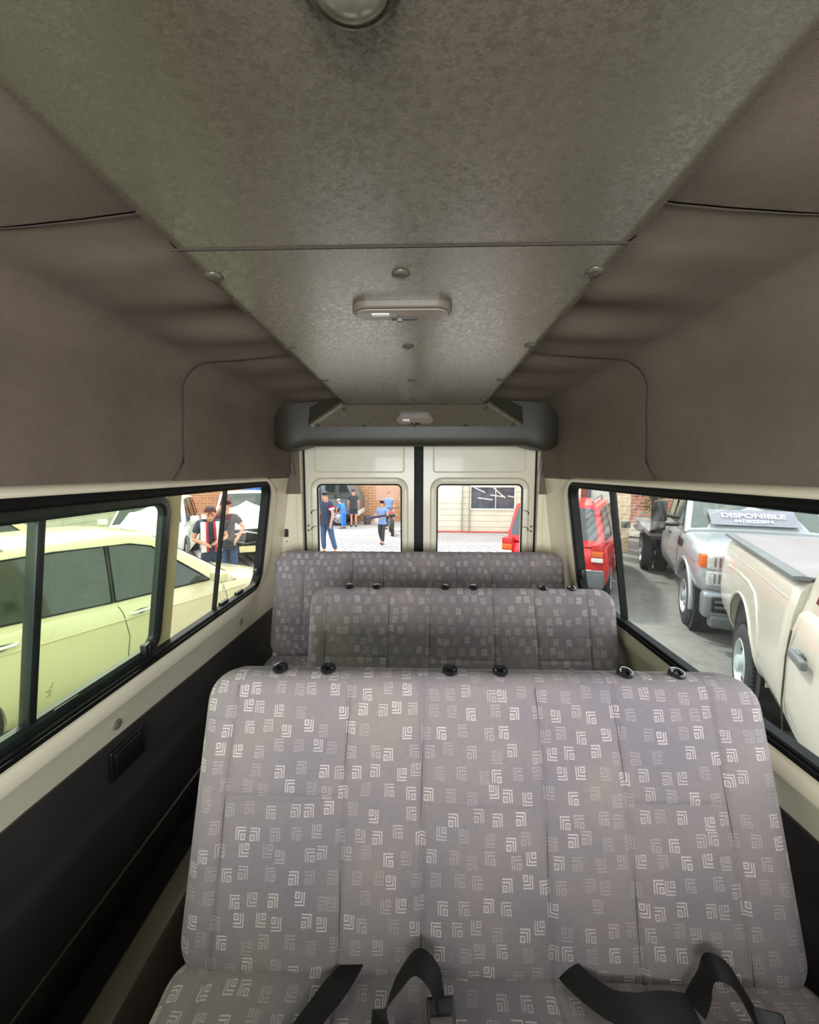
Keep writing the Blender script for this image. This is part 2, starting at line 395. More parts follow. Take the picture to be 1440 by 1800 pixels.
# ------------------------------------------------------------------ dark vinyl lower side panels
def side_panel(side, name):
    b = MB()
    top, bot = .665, ZB
    def top_at(y): return .668-.040*max(0, y-.9)
    def f(u, v):
        y = YF+(2.62-YF)*u; z = bot+(top_at(y)-bot)*v
        bulge = .012*math.sin(math.pi*min(1, v*1.15)) + (.012 if v < .55 else .012*max(0, 1-(v-.55)/.06))
        return (side*(WX(z)-.012-bulge), y, z)
    b.grid(60, 24, f)
    for ya, yb_ in ((YF, .9), (.9, 2.62)):
        za, zb_ = top_at(ya), top_at(yb_)
        b.add([(side*(WX(za)+.01), ya, za), (side*(WX(zb_)+.01), yb_, zb_), (side*(WX(zb_)-.012), yb_, zb_), (side*(WX(za)-.012), ya, za)], [(0, 1, 2, 3)])
    o = b.build(name, MAT['darkvinyl'], smooth=60); st(o)
    z = bot
    MB().box((side*(WX(z)-.040), (YF+2.6)/2, z-.001), (.006, 2.6-YF, .0045)).build('light_leak_strip', MAT['strip'], o)  # white strip painted in for the light leak along the panel's bottom edge
    MB().grid(1, 1, lambda u, v: (side*(WX(.3)-.02), YF+(2.7-YF)*u, .14*v)).build('kick_panel', MAT['floor'], o)
    if side < 0:
        b = MB().box((-.004, 0, 0), (.012, .15, .10), bev=.005).box((.000, 0, 0), (.010, .118, .07), bev=.004)
        q = b.build('socket_cover', MAT['black'], o); q.location = (-(WX(.55)-.03), 1.24, .575)
    return o
MAT['strip'] = M('light_leak_white', (245, 243, 236), .3, 0, var=.05)
sp1 = side_panel(-1, 'trim_1'); sp2 = side_panel(1, 'trim_2')
# floor-side ducts (boxed rail beside the benches)
def rail(side, name):
    x0, x1, zt = .69, .775, .205
    b = MB().loft([[(side*x1, y, .0), (side*x1, y, zt-.03), (side*(x1-.012), y, zt), (side*x0, y, zt), (side*(x0-.004), y, zt-.03), (side*(x0-.004), y, 0)] for y in (-.3, 1.0, 2.3)])
    o = b.build(name, MAT['railgrey'], bevel=.008); st(o); return o
MAT['railgrey'] = M('rail_grey_vinyl', (84, 72, 60), .6, var=.1, bs=.15, bscale=200)
rail(-1, 'trim_3')

# ------------------------------------------------------------------ roof lining
def lin_prof():        # half cross section from window top to centre, in (x, z)
    P = [(.842, 1.452), (.830, 1.458), (.822, 1.50), (.818, 1.56), (.815, 1.64), (.81, 1.70)]
    for k in range(1, 9):
        a = R(90*k/9); P.append((.70+.11*math.cos(a), 1.77+.11*math.sin(a)) )
    P += [(.70, 1.88), (.60, 1.885), (.50, 1.892), (.42, 1.90), (.37, 1.91), (.30, 1.915), (0, 1.92)]
    return P
LP = lin_prof()
full = [(-x, z) for x, z in LP] + [(x, z) for x, z in reversed(LP[:-1])]
def lining_mesh(ya, yb, ny, off=0.0):
    def f(u, v):
        y = ya+(yb-ya)*v; i = min(int(u*(len(full)-1)+1e-6), len(full)-2); k = u*(len(full)-1)-i
        x = full[i][0]*(1-k)+full[i+1][0]*k; z = full[i][1]*(1-k)+full[i+1][1]*k
        ax = abs(x); wv = 0
        if z > 1.8:     # slack waves in the fabric towards the ceiling panel
            e = max(0, 1-abs(ax-.42)/.3)
            wv = e*(.010*math.sin(y*17+ax*4) + .006*math.sin(y*29+1)) * (1 if .75 < y < 1.45 or y > 1.6 else .35)
        s = 1+off
        return (x*s, y, 1.45+(z-1.45)*(1+off*1.5) + wv)
    b = MB(); b.grid((len(full)-1)*2, ny, f); return b
ce = lining_mesh(YF, .672, 40).build('ceiling', MAT['lining'], smooth=80); st(ce)
lining_mesh(.676, 1.46, 30).build('roof_lining_middle', MAT['lining'], ce, smooth=80)
# rear section is a slightly inset moulded piece with a visible seam; its lower corner flares forward
def rearlin():
    def f(u, v):
        i = min(int(u*(len(full)-1)+1e-6), len(full)-2); k = u*(len(full)-1)-i
        x = full[i][0]*(1-k)+full[i+1][0]*k; z = full[i][1]*(1-k)+full[i+1][1]*k
        fl_ = max(0, (1.53-z)/.08)*.07
        y = (1.455-fl_)*(1-v)+2.72*v
        wv = 0
        if z > 1.8: wv = max(0, 1-abs(abs(x)-.42)/.3)*.007*math.sin(y*19)
        return (x*.993, y, 1.45+(z-1.45)*.99+wv)
    return MB().grid((len(full)-1)*2, 30, f)
rearlin().build('roof_lining_rear', MAT['lining'], ce, smooth=80)
def seamline(yfun, s, r, nm):
    pts = []
    for x, z in full:
        fl_ = max(0, (1.53-z)/.08)*.07 if nm == 'rear' else 0
        pts.append((x*s, yfun-fl_, 1.45+(z-1.45)*(.99 if nm == 'rear' else 1)+0))
    MB().tube(pts, r, 5).build('lining_seam', MAT['seamdark'], ce)
MAT['seamdark'] = M('lining_seam_dark', (52, 44, 38), .9, var=.1)
seamline(1.454, .994, .0012, 'rear'); seamline(.674, 1.001, .0012, 'mid')
# roof shell outside and front closure
b = MB().box((0, (YF+YB)/2, 1.98), (1.74, YB-YF+.3, .03)); b.grid(1, 1, lambda u, v: (-.88+1.76*u, YF-.02, 1.62+.4*v))
b.build('roof_shell', MAT['cream'], ce)
for s_ in (-1, 1):
    MB().grid(1, 1, lambda u, v: (s_*(.885-.01*v), YF-.02+(YB-YF+.2)*u, 1.44+.56*v)).build('roof_side_shell', MAT['cream'], ce)
# unseen partition added behind the camera to shade the nearest cushion
st(MB().box((0, -.30, .49), (1.80, .05, .98), bev=.02).build('shade_partition', MAT['darkvinyl']))

# ------------------------------------------------------------------ ceiling centre panel
PW, PZ = .366, 1.85
def cpanel(ya, yb, wa, wb, za, zb, m, name, parent=None, up=True):
    b = MB()
    def f(u, v):
        y = ya+(yb-ya)*v; w_ = wa+(wb-wa)*v; z = za+(zb-za)*v
        x = -w_+2*w_*u; e = max(0, abs(x)-(w_-.012))/.012
        return (x, y, z + .012*e*e)
    b.grid(48, 24, f)
    for s_ in ((-1, 1) if up else ()):   # upstand at the edge
        b.add([(s_*wa, ya, za+.012), (s_*wb, yb, zb+.012), (s_*(wb+.006), yb, zb+.07), (s_*(wa+.006), ya, za+.07)], [(0, 1, 2, 3)])
    return b.build(name, m, parent, smooth=50)
cp = cpanel(YF, .676, PW, PW, PZ, PZ, MAT['vinyl'], 'trim_4'); st(cp)
cpanel(.680, 2.185, PW, PW+.01, PZ-.002, PZ-.002, MAT['vinyl'], 'rear_ceiling_panel', cp)
MB().tube([(-PW, .678, PZ-.0005), (PW, .678, PZ-.0005)], .0018, 5).build('panel_joint', MAT['seamdark'], cp)
MAT['cap'] = M('screw_cap_grey', (74, 70, 58), .22, var=.05)
capm = MB().lathe([(0, -.007), (.008, -.0066), (.014, -.0045), (.0165, -.001), (.0168, 0)], 'z', n=20)
cap0 = None
for y in (.765, 1.19, 1.62, 2.03):
    for x in (-.338, -.002, .338):
        if cap0 is None: o = cap0 = capm.build('screw_cap', MAT['cap'], cp)
        else: o = cap0.copy(); C.objects.link(o); o.parent = cp
        o.location = (x, y, PZ-.002)
# sloping rear panel with cheeks, and the roof beam over the rear doors
sl = MB()
P2 = dict(ya=2.188, yb=2.31, wa=.385, wb=.60, za=1.848, zb=1.742)
p2 = cpanel(2.188, 2.31, .385, .60, 1.848, 1.745, MAT['vinyl'], 'trim_5', up=False); st(p2)
MB().tube([(-.385, 2.186, 1.847), (.385, 2.186, 1.847)], .0022, 5).build('panel_joint', MAT['seamdark'], p2)
for s_ in (-1, 1):
    b = MB().add([(s_*.385, 2.188, 1.85), (s_*.60, 2.31, 1.75), (s_*.62, 2.33, 1.84), (s_*.47, 2.24, 1.892), (s_*.38, 2.2, 1.90)], [(0, 1, 2, 3, 4)])
    b.build('panel_cheek', MAT['beam'], p2)
for x, y in ((-.375, 2.212), (.375, 2.212), (-.54, 2.298), (-.28, 2.30), (0, 2.30), (.28, 2.30), (.54, 2.298)):
    o = cap0.copy(); C.objects.link(o); o.parent = p2
    z = 1.848-(y-2.188)/.122*.103; o.location = (x, y, z); o.rotation_euler = (R(-40), 0, 0); o.scale = (.8,)*3
# beam: a rounded body spanning the roof, its ends turning down
b = MB()
rings = []
for i in range(41):
    x = -.825+1.65*i/40; e = max(0, (abs(x)-.70)/.125)
    zb = 1.640-.030*math.sin(min(1, max(0, (abs(x)-.62)/.16))*math.pi*.5)+.085*max(0, e-.35)**1.5
    zt = 1.90-.05*e*e; yf = 2.315+.06*e**2
    yb_ = 2.56
    rings.append([(x, yf, zt), (x, yf-.004, zt-.06), (x, yf-.006, 1.75), (x, yf-.004, zb+.05), (x, yf+.004, zb+.02), (x, yf+.018, zb+.005), (x, yf+.04, zb), (x, yb_, zb+.01), (x, yb_, zt)])
b.loft(rings)
bm_ = b.build('trim_6', MAT['beam'], smooth=50); st(bm_)

# ------------------------------------------------------------------ rear wall, pillars, doors
YD = 2.75
def rearwall():
    b = MB()
    for s_ in (-1, 1):
        xi = .757 if s_ < 0 else .80
        # corner pillar with a square latch hole
        hx0, hx1, hz0, hz1 = s_*.868-.018, s_*.868+.018, 1.060, 1.115
        if s_ > 0: hx0, hx1 = .885, .921
        outer = [(s_*xi, .0), (s_*1.0, .0), (s_*1.0, 1.36), (s_*xi, 1.36)]
        hole = [(p[0], p[1]) for p in rrect(hx0, hx1, hz0, hz1, .007, 3)]
        b.holed(outer, hole, lambda x, z: (x, YD-.06, z))
        b.add([(s_*xi, YD-.06, 0), (s_*xi, YD+.03, 0), (s_*xi, YD+.03, 1.36), (s_*xi, YD-.06, 1.36)], [(0, 1, 2, 3)])
        # pressed vertical bead
        b.tube([(s_*(xi+.035), YD-.062, .7), (s_*(xi+.035), YD-.062, 1.34)], .006, 6)
    [b.box((s_*(.5*(1.0+(.757 if s_ < 0 else .80))), YD-.015, 1.60), (1.0-(.757 if s_ < 0 else .80), .09, .50)) for s_ in (-1, 1)]
    b.box((0.02, YD+.02, 1.86), (1.7, .06, .32)).box((0.02, YD+.0, .2), (1.7, .10, .5))
    b.box((0.02, YD+.09, .3), (1.9, .04, 1.0))
    o = b.build('wall_back', MAT['cream'], smooth=40); st(o)
    for s_ in (-1, 1):
        xc = s_*.868 if s_ < 0 else .903
        MB().box((xc, YD-.035, 1.0875), (.05, .02, .07)).build('latch_hole', MAT['black'], o)
        MB().lathe([(0, -.002), (.0045, -.002), (.0045, 0)], 'y', (xc+.004, YD-.061, 1.03), 12).build('bolt_hole', MAT['black'], o)
        # grey lining over the upper pillar
        xi = .757 if s_ < 0 else .80
        def f(u, v):
            x = s_*(xi + (.90-xi)*u); z = 1.35+.50*v
            return (x, YD-.075-.10*u*u-.02*math.sin(u*9+v*3)*.5, z)
        MB().grid(14, 14, f).build('pillar_lining', MAT['lining'], o, smooth=80)
        for k in range(4):
            xx = s_*(.80+.022*k)
            MB().tube([(xx, YD-.09-.002*k, 1.62), (xx-.006*s_, YD-.10-.004*k, 1.54), (xx-.02*s_, YD-.10-.004*k, 1.47)], .0016, 5).build('lining_fold', MAT['seamdark'], o)
    return o
rearwall()
def rdoor(s_, name, x0, x1, wx0, wx1):
    b = MB()
    z0, z1 = .1, 1.72; wz0, wz1 = .86, 1.412
    hole = [(p[0], p[1]) for p in rrect(wx0, wx1, wz0, wz1, .035)]
    outer = [(x0, z0), (x1, z0), (x1, z1), (x0, z1)]
    b.holed(outer, hole, lambda x, z: (x, YD, z)); b.holed(outer, hole, lambda x, z: (x, YD+.05, z))
    n = len(hole)
    b.add([(x, YD, z) for x, z in hole]+[(x, YD+.05, z) for x, z in hole], [(i, (i+1) % n, n+(i+1) % n, n+i) for i in range(n)])
    b.add([(x, YD, z) for x, z in outer]+[(x, YD+.05, z) for x, z in outer], [(i, (i+1) % 4, 4+(i+1) % 4, 4+i) for i in range(4)])
    o = b.build(name, MAT['creamdoor'], smooth=0); st(o)
    def ring(path, prof, nm, m):
        rings = [[(px+nx*of, YD-d, pz+nz*of) for of, d in prof] for px, pz, nx, nz in path]
        return MB().loft(rings+[rings[0]], caps=False).build(nm, m, o, smooth=50)
    ring(rrect(wx0, wx1, wz0, wz1, .035), [(.002, .004), (.004, .010), (.016, .012), (.030, .018), (.042, .012), (.046, -.002), (.0, -.002)], 'window_surround', MAT['creamdoor'])
    ring(rrect(wx0, wx1, wz0, wz1, .035), [(.003, -.004), (.001, .006), (-.006, .005), (-.008, -.004)], 'window_seal', MAT['rubber'])
    # pressed panel above the window
    ring(rrect(x0+.075, x1-.075, 1.492, 1.69, .018), [(.005, -.002), (.004, .003), (0, .005), (-.004, .003), (-.006, -.002)], 'pressed_panel', MAT['creamdoor'])
    MB().prism(hole, lambda x, z: (x, YD+.012, z), lambda x, z: (x, YD+.016, z)).build('glass', MAT['grear'], o, smooth=0)
    xo = x0 if s_ < 0 else x1
    xh = wx0 if s_ < 0 else wx1
    for z in (1.235, 1.125):      # demister wires leaving the glass
        MB().tube([(xh-.0*s_, YD-.004, z), (xh+s_*.02, YD-.016, z+.003), (xh+s_*.036, YD-.018, z-.004), (xh+s_*.042, YD-.012, z-.022)], [.0025, .003, .004, .005], 6).build('demister_wire', MAT['wire'], o)
    for z in (1.09, 1.155) if 0 else (1.098, 1.130):
        MB().lathe([(0, -.003), (.0065, -.003), (.0065, 0)], 'y', (xo-s_*.022, YD-.001, z), 12).build('screw_hole', MAT['black'], o)
    MB().tube([(xo-s_*.002, YD-.008, .2), (xo-s_*.002, YD-.008, 1.70)], .006, 6).build('door_seal', MAT['rubber'], o)
    return o
MAT['wire'] = M('demister_wire_brown', (60, 44, 28), .4, var=.1)
rdoor(-1, 'door_1', -.752, -.004, -.665, -.095)
rdoor(1, 'door_2', .044, .797, .142, .712)
gp = MB().box((.02, YD+.005, .92), (.062, .03, 1.62), bev=.004).build('trim_7', MAT['rubber']); st(gp)
# leave-behind lower wheel boxes: dark wall below panels
for s_ in (-1, 1):
    pass

# ------------------------------------------------------------------ dome lamps
def dome(loc, rot, label, sc_=1):
    t = empty('dome_lamp', loc, 0, label, 'lamp'); t.rotation_euler = rot; t.scale = (sc_,)*3
    def slab(w_, h_, r, z0, z1, inset):
        P = rrect(-w_/2, w_/2, -h_/2, h_/2, r); Q = rrect(-w_/2+inset, w_/2-inset, -h_/2+inset, h_/2-inset, max(.002, r-inset))
        b = MB(); n = len(P)
        zi = z1+.25*(z0-z1)
        K = rrect(-w_/2+inset*.25, w_/2-inset*.25, -h_/2+inset*.25, h_/2-inset*.25, max(.002, r-inset*.25))
        b.loft([[(p[0], p[1], z0) for p in P], [(p[0], p[1], zi) for p in P], [(p[0], p[1], z1+.08*(z0-z1)) for p in K], [(p[0], p[1], z1) for p in Q]])
        return b
    slab(.212, .070, .034, 0, -.015, .008).build('housing', MAT['lampbody'], t)
    slab(.196, .054, .026, -.013, -.0175, .003).build('lens', MAT['lens'], t)
    o = MB().box((-.046, -.003, -.0178), (.038, .016, .003), bev=.001).build('bulb_window', MAT['white'], t)
    MB().box((.004, .021, -.018), (.055, .009, .004), bev=.001).build('switch_slot', MAT['black'], t)
    MB().box((-.006, .020, -.0205), (.012, .012, .008), bev=.002).build('switch', MAT['lampbody'], t)
    return t
dome((-.006, .912, PZ-.001), (0, 0, 0), 'grey rectangular dome lamp with white bulb window on the middle of the ceiling panel')
dome((-.0, 2.262, 1.785), (R(-40), 0, 0), 'small rectangular dome lamp on the sloping panel above the rear doors')
t = empty('round_dome_lamp', (-.016, .318, PZ), 0, 'round clear-domed lamp cut off by the top edge of the ceiling view', 'lamp')
MB().lathe([(.040, 0), (.039, -.006), (.034, -.009), (.031, -.008)], 'z').build('bezel', MAT['cap'], t)
MB().lathe([(.031, -.006), (.029, -.012), (.021, -.018), (.01, -.021), (0, -.022)], 'z').build('lens', MAT['domelens'] if 'domelens' in MAT else M('dome_lens', (130, 126, 112), .12, var=.03), t, smooth=80)

# ------------------------------------------------------------------ benches
def cushion(Wd, H, T, r, rt, seams, hseams, nx=110, nz=60, front_bow=.012, hump=None):
    """rounded slab standing in XZ, front face towards -Y; returns MB and uvs"""
    xs = sorted(set([round(-Wd/2+Wd*i/nx, 5) for i in range(nx+1)] + [round(-Wd/2+rt*(1-math.cos(R(a))), 5) for a in range(0, 91, 15)] + [round(Wd/2-rt*(1-math.cos(R(a))), 5) for a in range(0, 91, 15)] + [round(s+d, 5) for s in seams for d in (-.008, -.003, 0, .003, .008)]))
    zs = sorted(set([round(-H/2+H*i/nz, 5) for i in range(nz+1)] + [round(-H/2+rt*(1-math.cos(R(a))), 5) for a in range(0, 91, 15)] + [round(H/2-rt*(1-math.cos(R(a))), 5) for a in range(0, 91, 15)] + [round(s+d, 5) for (s, _, _) in hseams for d in (-.008, -.003, 0, .003, .008)]))
    def shape(x, z):
        ax, az = max(0, abs(x)-(Wd/2-r)), max(0, abs(z)-(H/2-r))
        dx, dz = x, z
        if ax > 0 and az > 0:
            k = max(ax, az)/math.hypot(ax, az)
            dx = math.copysign(Wd/2-r+ax*k, x); dz = math.copysign(H/2-r+az*k, z)
            d = r-max(ax, az)
        else: d = min(Wd/2-abs(x), H/2-abs(z))
        t = T/2-rt + (math.sqrt(max(0, rt*rt-(rt-d)**2)) if d < rt else rt)
        return dx, dz, t, d
    b = MB(); uvs = []; vs = []
    for sgn in (-1, 1):
        for z in zs:
            for x in xs:
                dx, dz, t, d = shape(x, z)
                yy = t
                if sgn < 0:
                    g = 0
                    for s in seams: g = max(g, max(0, 1-abs(x-s)/.008)**.7)
                    for (s, xa, xb) in hseams:
                        if xa <= x <= xb: g = max(g, max(0, 1-abs(z-s)/.008)**.7*.8)
                    puff = 0
                    edges = [-Wd/2]+list(seams)+[Wd/2]
                    for i in range(len(edges)-1):
                        if edges[i] <= x <= edges[i+1]:
                            puff = max(0, math.sin(math.pi*(x-edges[i])/(edges[i+1]-edges[i])))**.6*.004
                    k = min(1, d/.05)
                    bow = front_bow*math.cos(math.pi*z/H*.9)
                    yy = t - g*.0042 + (puff+bow)*k + (hump(x, z)*k if hump else 0)
                vs.append((dx, sgn*yy, dz)); uvs.append((dx*1.0+3, dz+3 if sgn < 0 else 3+H-dz))
    nxx, nzz = len(xs), len(zs); fs = []
    for q in range(2):
        o = q*nxx*nzz
        for j in range(nzz-1):
            for i in range(nxx-1):
                a = o+j*nxx+i; f = (a, a+1, a+nxx+1, a+nxx)
                fs.append(f if q == 0 else tuple(reversed(f)))
    per = [i for i in range(nxx)]+[j*nxx+nxx-1 for j in range(1, nzz)]+[(nzz-1)*nxx+i for i in range(nxx-2, -1, -1)]+[j*nxx for j in range(nzz-2, 0, -1)]
    o = nxx*nzz; n = len(per)
    for k in range(n):
        a, b2 = per[k], per[(k+1) % n]; fs.append((b2, a, o+a, o+b2))
    b.add(vs, fs); return b, uvs
def socket(parent, x, y, z, tilt):
    t = MB()
    for k in range(1):
        t.lathe([(.019, -.004), (.0200, .003), (.0185, .0075), (.0135, .009), (.0095, .007), (.0090, .001), (.0095, -.004)], 'z', n=28)
    o = t.build('headrest_socket', MAT['foam'], parent); o.location = (x, y, z); o.rotation_euler = (tilt, 0, 0)
    b = MB().box((.010, 0, .008), (.008, .008, .004), bev=.001).lathe([(0, .004), (.0075, .004), (.0075, .0)], 'z', n=16)
    b.build('release_button', MAT['black'], o)
def bench(name, label, xc, Wd, y_top, y_bot, z_top, z_bot, seams, socks, m, hs, cush=True, group=None):
    root = empty(name, ((xc), y_bot, 0), 0, label, 'bench seat', group)
    H = math.hypot(z_top-z_bot, y_top-y_bot); T = .125; tilt = math.atan2(y_top-y_bot, z_top-z_bot)
    def hump(x, z): return -.010*max(0, z/H*2)**2 + .006*math.sin(x*7+1)*math.cos(z*6)
    b, uvs = cushion(Wd, H, T, .075, .042, seams, [(h[0], h[1], h[2]) for h in hs], hump=hump)
    o = b.build('backrest', m, root, uvs=uvs, smooth=70)
    for v in o.data.uv_layers['UVMap'].data: v.uv = (v.uv[0]+xc*1.7, v.uv[1]+y_top*2.3)
    o.rotation_euler = (-tilt, 0, 0)
    zc = (z_top+z_bot)/2; yc = (y_top+y_bot)/2 + T/2*math.cos(tilt)*1.0
    o.location = (0, yc-y_bot, zc)
    # stitched seams lying in the grooves
    for s in seams:
        pts = []
        for k in range(25):
            z = -H/2+.012+(H-.022)*k/24
            d = H/2-abs(z); rt = .042; t = T/2-rt+(math.sqrt(max(0, rt*rt-(rt-d)**2)) if d < rt else rt)
            kk = min(1, d/.05); bow = .012*math.cos(math.pi*z/H*.9)
            pts.append((s+.004*math.sin(z*9+s*5), -(t-.0036+bow*kk+hump(s, z)*kk), z))
        MB().tube(pts, .0011, 5).build('seam', MAT['piping'], o)
    for x in socks:
        socket(o, x, -.030, H/2-.0005, R(34))
    # steel underframe and cushion
    b, uvs = cushion(Wd+.01, .47, .13, .06, .045, seams, [], nz=40, front_bow=0)
    q = b.build('seat_cushion', m, root, uvs=uvs, smooth=70); q.rotation_euler = (R(-90+3), 0, 0); q.location = (0, .80-.745-.235, (z_bot-.02) if z_bot < .42 else z_bot-.055)
    f = MB()
    for sx in (-Wd/2+.12, Wd/2-.12):
        f.tube([(sx, -.36, .0), (sx, -.34, z_bot-.15), (sx, .02, z_bot-.15), (sx, .06, .0)], .016, 8)
    f.box((0, -.36, z_bot-.14), (Wd-.15, .03, .03)).box((0, .02, z_bot-.14), (Wd-.15, .03, .03))
    f.build('frame', MAT['black'], root)
    return root
SX = [-.59, -.318, -.141, .132, .315, .54]
SK = [-.50, -.378, -.071, .054, .362, .488]
HS = [(.045, -.59, -.318), (.035, -.141, .132), (.045, .315, .54)]
bench('bench_seat', 'nearest grey patterned three-seat bench filling the lower foreground with belts on its cushion', .18, 1.35, .955, .745, .990, .395, SX, SK, MAT['seat'], HS)
HS2 = [(-.02, -.141, .132), (-.02, .315, .54), (-.015, -.59, -.318)]
bench('bench_seat', 'middle grey patterned bench with six black headrest sockets, between the nearest and the rear bench', .215, 1.345, 1.76, 1.60, .972, .437, SX, SK, MAT['seat'], HS2)
SX3 = [-.66, -.38, -.20, .0, .22, .42, .64]
r3 = bench('bench_seat', 'widest darkest grey patterned bench at the back against the rear doors', .02, 1.70, 2.36, 2.20, 1.018, .437, SX3, [], MAT['seat'], [])
# small dark plugs along the top of the rear bench
# ------------------------------------------------------------------ seat belts
def ribbon(pts, wdir, wd, th=.0022, n=6):
    P = [Vector(p) for p in pts]; out_ = []
    for i in range(len(P)-1):
        p0 = P[max(0, i-1)]; p1 = P[i]; p2 = P[i+1]; p3 = P[min(len(P)-1, i+2)]
        for k in range(n):
            t = k/n
            out_.append(.5*((2*p1)+(-p0+p2)*t+(2*p0-5*p1+4*p2-p3)*t*t+(-p0+3*p1-3*p2+p3)*t**3))
    out_.append(P[-1]); rings = []
    L = len(out_)
    for i, p in enumerate(out_):
        d = (out_[min(L-1, i+1)]-out_[max(0, i-1)]).normalized()
        f = i/(L-1)*(len(wdir)-1); j = min(int(f), len(wdir)-2) if len(wdir) > 1 else 0
        wv = (Vector(wdir[j]).lerp(Vector(wdir[j+1]), f-j) if len(wdir) > 1 else Vector(wdir[0]))
        wv = (wv-d*wv.dot(d)).normalized(); nn = d.cross(wv)
        rings.append([p+wv*wd/2+nn*th/2, p+wv*wd/2*.5+nn*th*.8, p-wv*wd/2*.5+nn*th*.8, p-wv*wd/2+nn*th/2, p-wv*wd/2-nn*th/2, p+wv*wd/2-nn*th/2])
    return MB().loft(rings)
def belt(label, pts, wdir, buckle=None, wd=.046):
    t = empty('seat_belt', pts[0], 0, label, 'seat belt', 'seat belts on the nearest bench')
    o = Vector(pts[0])
    ribbon([Vector(p)-o for p in pts], wdir, wd).build('strap', MAT['strap'], t, smooth=50)
    if buckle:
        c, rz = buckle; rot = Matrix.Rotation(rz, 3, 'Z') @ Matrix.Rotation(R(35), 3, 'X')
        MB().box(Vector(c)-o, (.052, .07, .016), rot=rot, bev=.004).build('buckle', MAT['black'], t)
        MB().box(Vector(c)-o+Vector((0, -.012, .012)), (.040, .028, .006), rot=rot, bev=.002).build('buckle_plate', MAT['buckle'], t)
    return t
MAT['buckle'] = M('buckle_grey', (78, 72, 68), .35, .2, var=.1)
ZC = .466
belt('flat black belt strap lying on the cushion left of centre', [(-.07, .87, ZC-.03), (-.11, .75, ZC+.004), (-.155, .69, ZC+.003), (-.20, .62, ZC+.004), (-.26, .50, ZC)], [(1, .35, 0), (1, .4, 0)])
belt('looped belt strap with a buckle standing up at the middle of the nearest bench', [(-.20, .40, ZC+.004), (-.10, .57, ZC+.005), (-.045, .655, ZC+.012), (-.005, .70, ZC+.045), (.03, .715, ZC+.072), (.062, .70, ZC+.060), (.075, .67, ZC+.03), (.078, .64, ZC+.01)], [(.6, -.5, .6), (.25, 1, .0), (.1, 1, .1)], ((.076, .655, ZC+.022), R(5)))
belt('twisted belt strap lying across the cushion right of centre', [(.31, .87, ZC-.03), (.34, .76, ZC+.006), (.40, .70, ZC+.014), (.455, .69, ZC+.018), (.51, .70, ZC+.012), (.56, .70, ZC+.01)], [(.2, 1, .2), (0, 1, .3), (.1, 1, 0)])
belt('belt strap standing in a tall loop at the right end of the nearest bench', [(.56, .70, ZC+.012), (.585, .715, ZC+.04), (.60, .72, ZC+.075), (.63, .71, ZC+.072), (.65, .68, ZC+.04), (.66, .64, ZC+.015), (.70, .60, ZC)], [(.2, 1, .2), (.3, 1, 0), (.5, .8, 0)], ((.672, .655, ZC+.018), R(-10)))
# ------------------------------------------------------------------ outside: ground (it falls away gently towards the rear)
def GZ(y): return -.65 - .022*y
def gmat_concrete():
    m, t, b = mat_base('concrete', S((150, 148, 142)), .85)
    n = noise(t, .7, 6, .6); n2 = noise(t, 9, 5, .7)
    f = N(t, n.outputs[0])*.6 + N(t, n2.outputs[0])*.4
    r = ramp(t, f.s, [(.32, S((98, 97, 92))), (.5, S((126, 125, 120))), (.7, S((146, 145, 139)))]); t.links.new(r.outputs[0], b.inputs['Base Color'])
    bump(t, b, n2.outputs[0], .3, .01); return m
def gmat_pavers():
    m, t, b = mat_base('zigzag_pavers', S((225, 222, 218)), .8)
    tc = t.nodes.new('ShaderNodeTexCoord'); sp = t.nodes.new('ShaderNodeSeparateXYZ'); t.links.new(tc.outputs['Object'], sp.inputs[0])
    X, Y = N(t, sp.outputs[0]), N(t, sp.outputs[1])
    u = X*.82 + Y*.57; v = Y*.82 - X*.57
    # zigzag bands of dark joints
    zig = (v/.16).fract().op('SUBTRACT', .5).abs()
    q = ((u + zig*.16)/.24).fract()
    dark = q.lt(.34)
    j = ((v/.16).fract()).lt(.12)
    n = noise(t, 1.2, 4)
    f = (dark*.85 + j*.25).mn(1)*(N(t, n.outputs[0])*.5+.7)
    r = ramp(t, f.s, [(0, S((205, 201, 196))), (.9, S((62, 58, 64)))]); t.links.new(r.outputs[0], b.inputs['Base Color'])
    return m
gm = MB().grid(10, 10, lambda u, v: (-30+60*u, -12+50*v, GZ(-12+50*v))); g = gm.build('ground', gmat_concrete(), smooth=0); st(g)
pv = MB().grid(10, 10, lambda u, v: (-9+13.2*u + 3.0*v*0, 8.6+26*v, GZ(8.6+26*v)+.012)); g2 = pv.build('paved_ground', gmat_pavers(), smooth=0); st(g2)

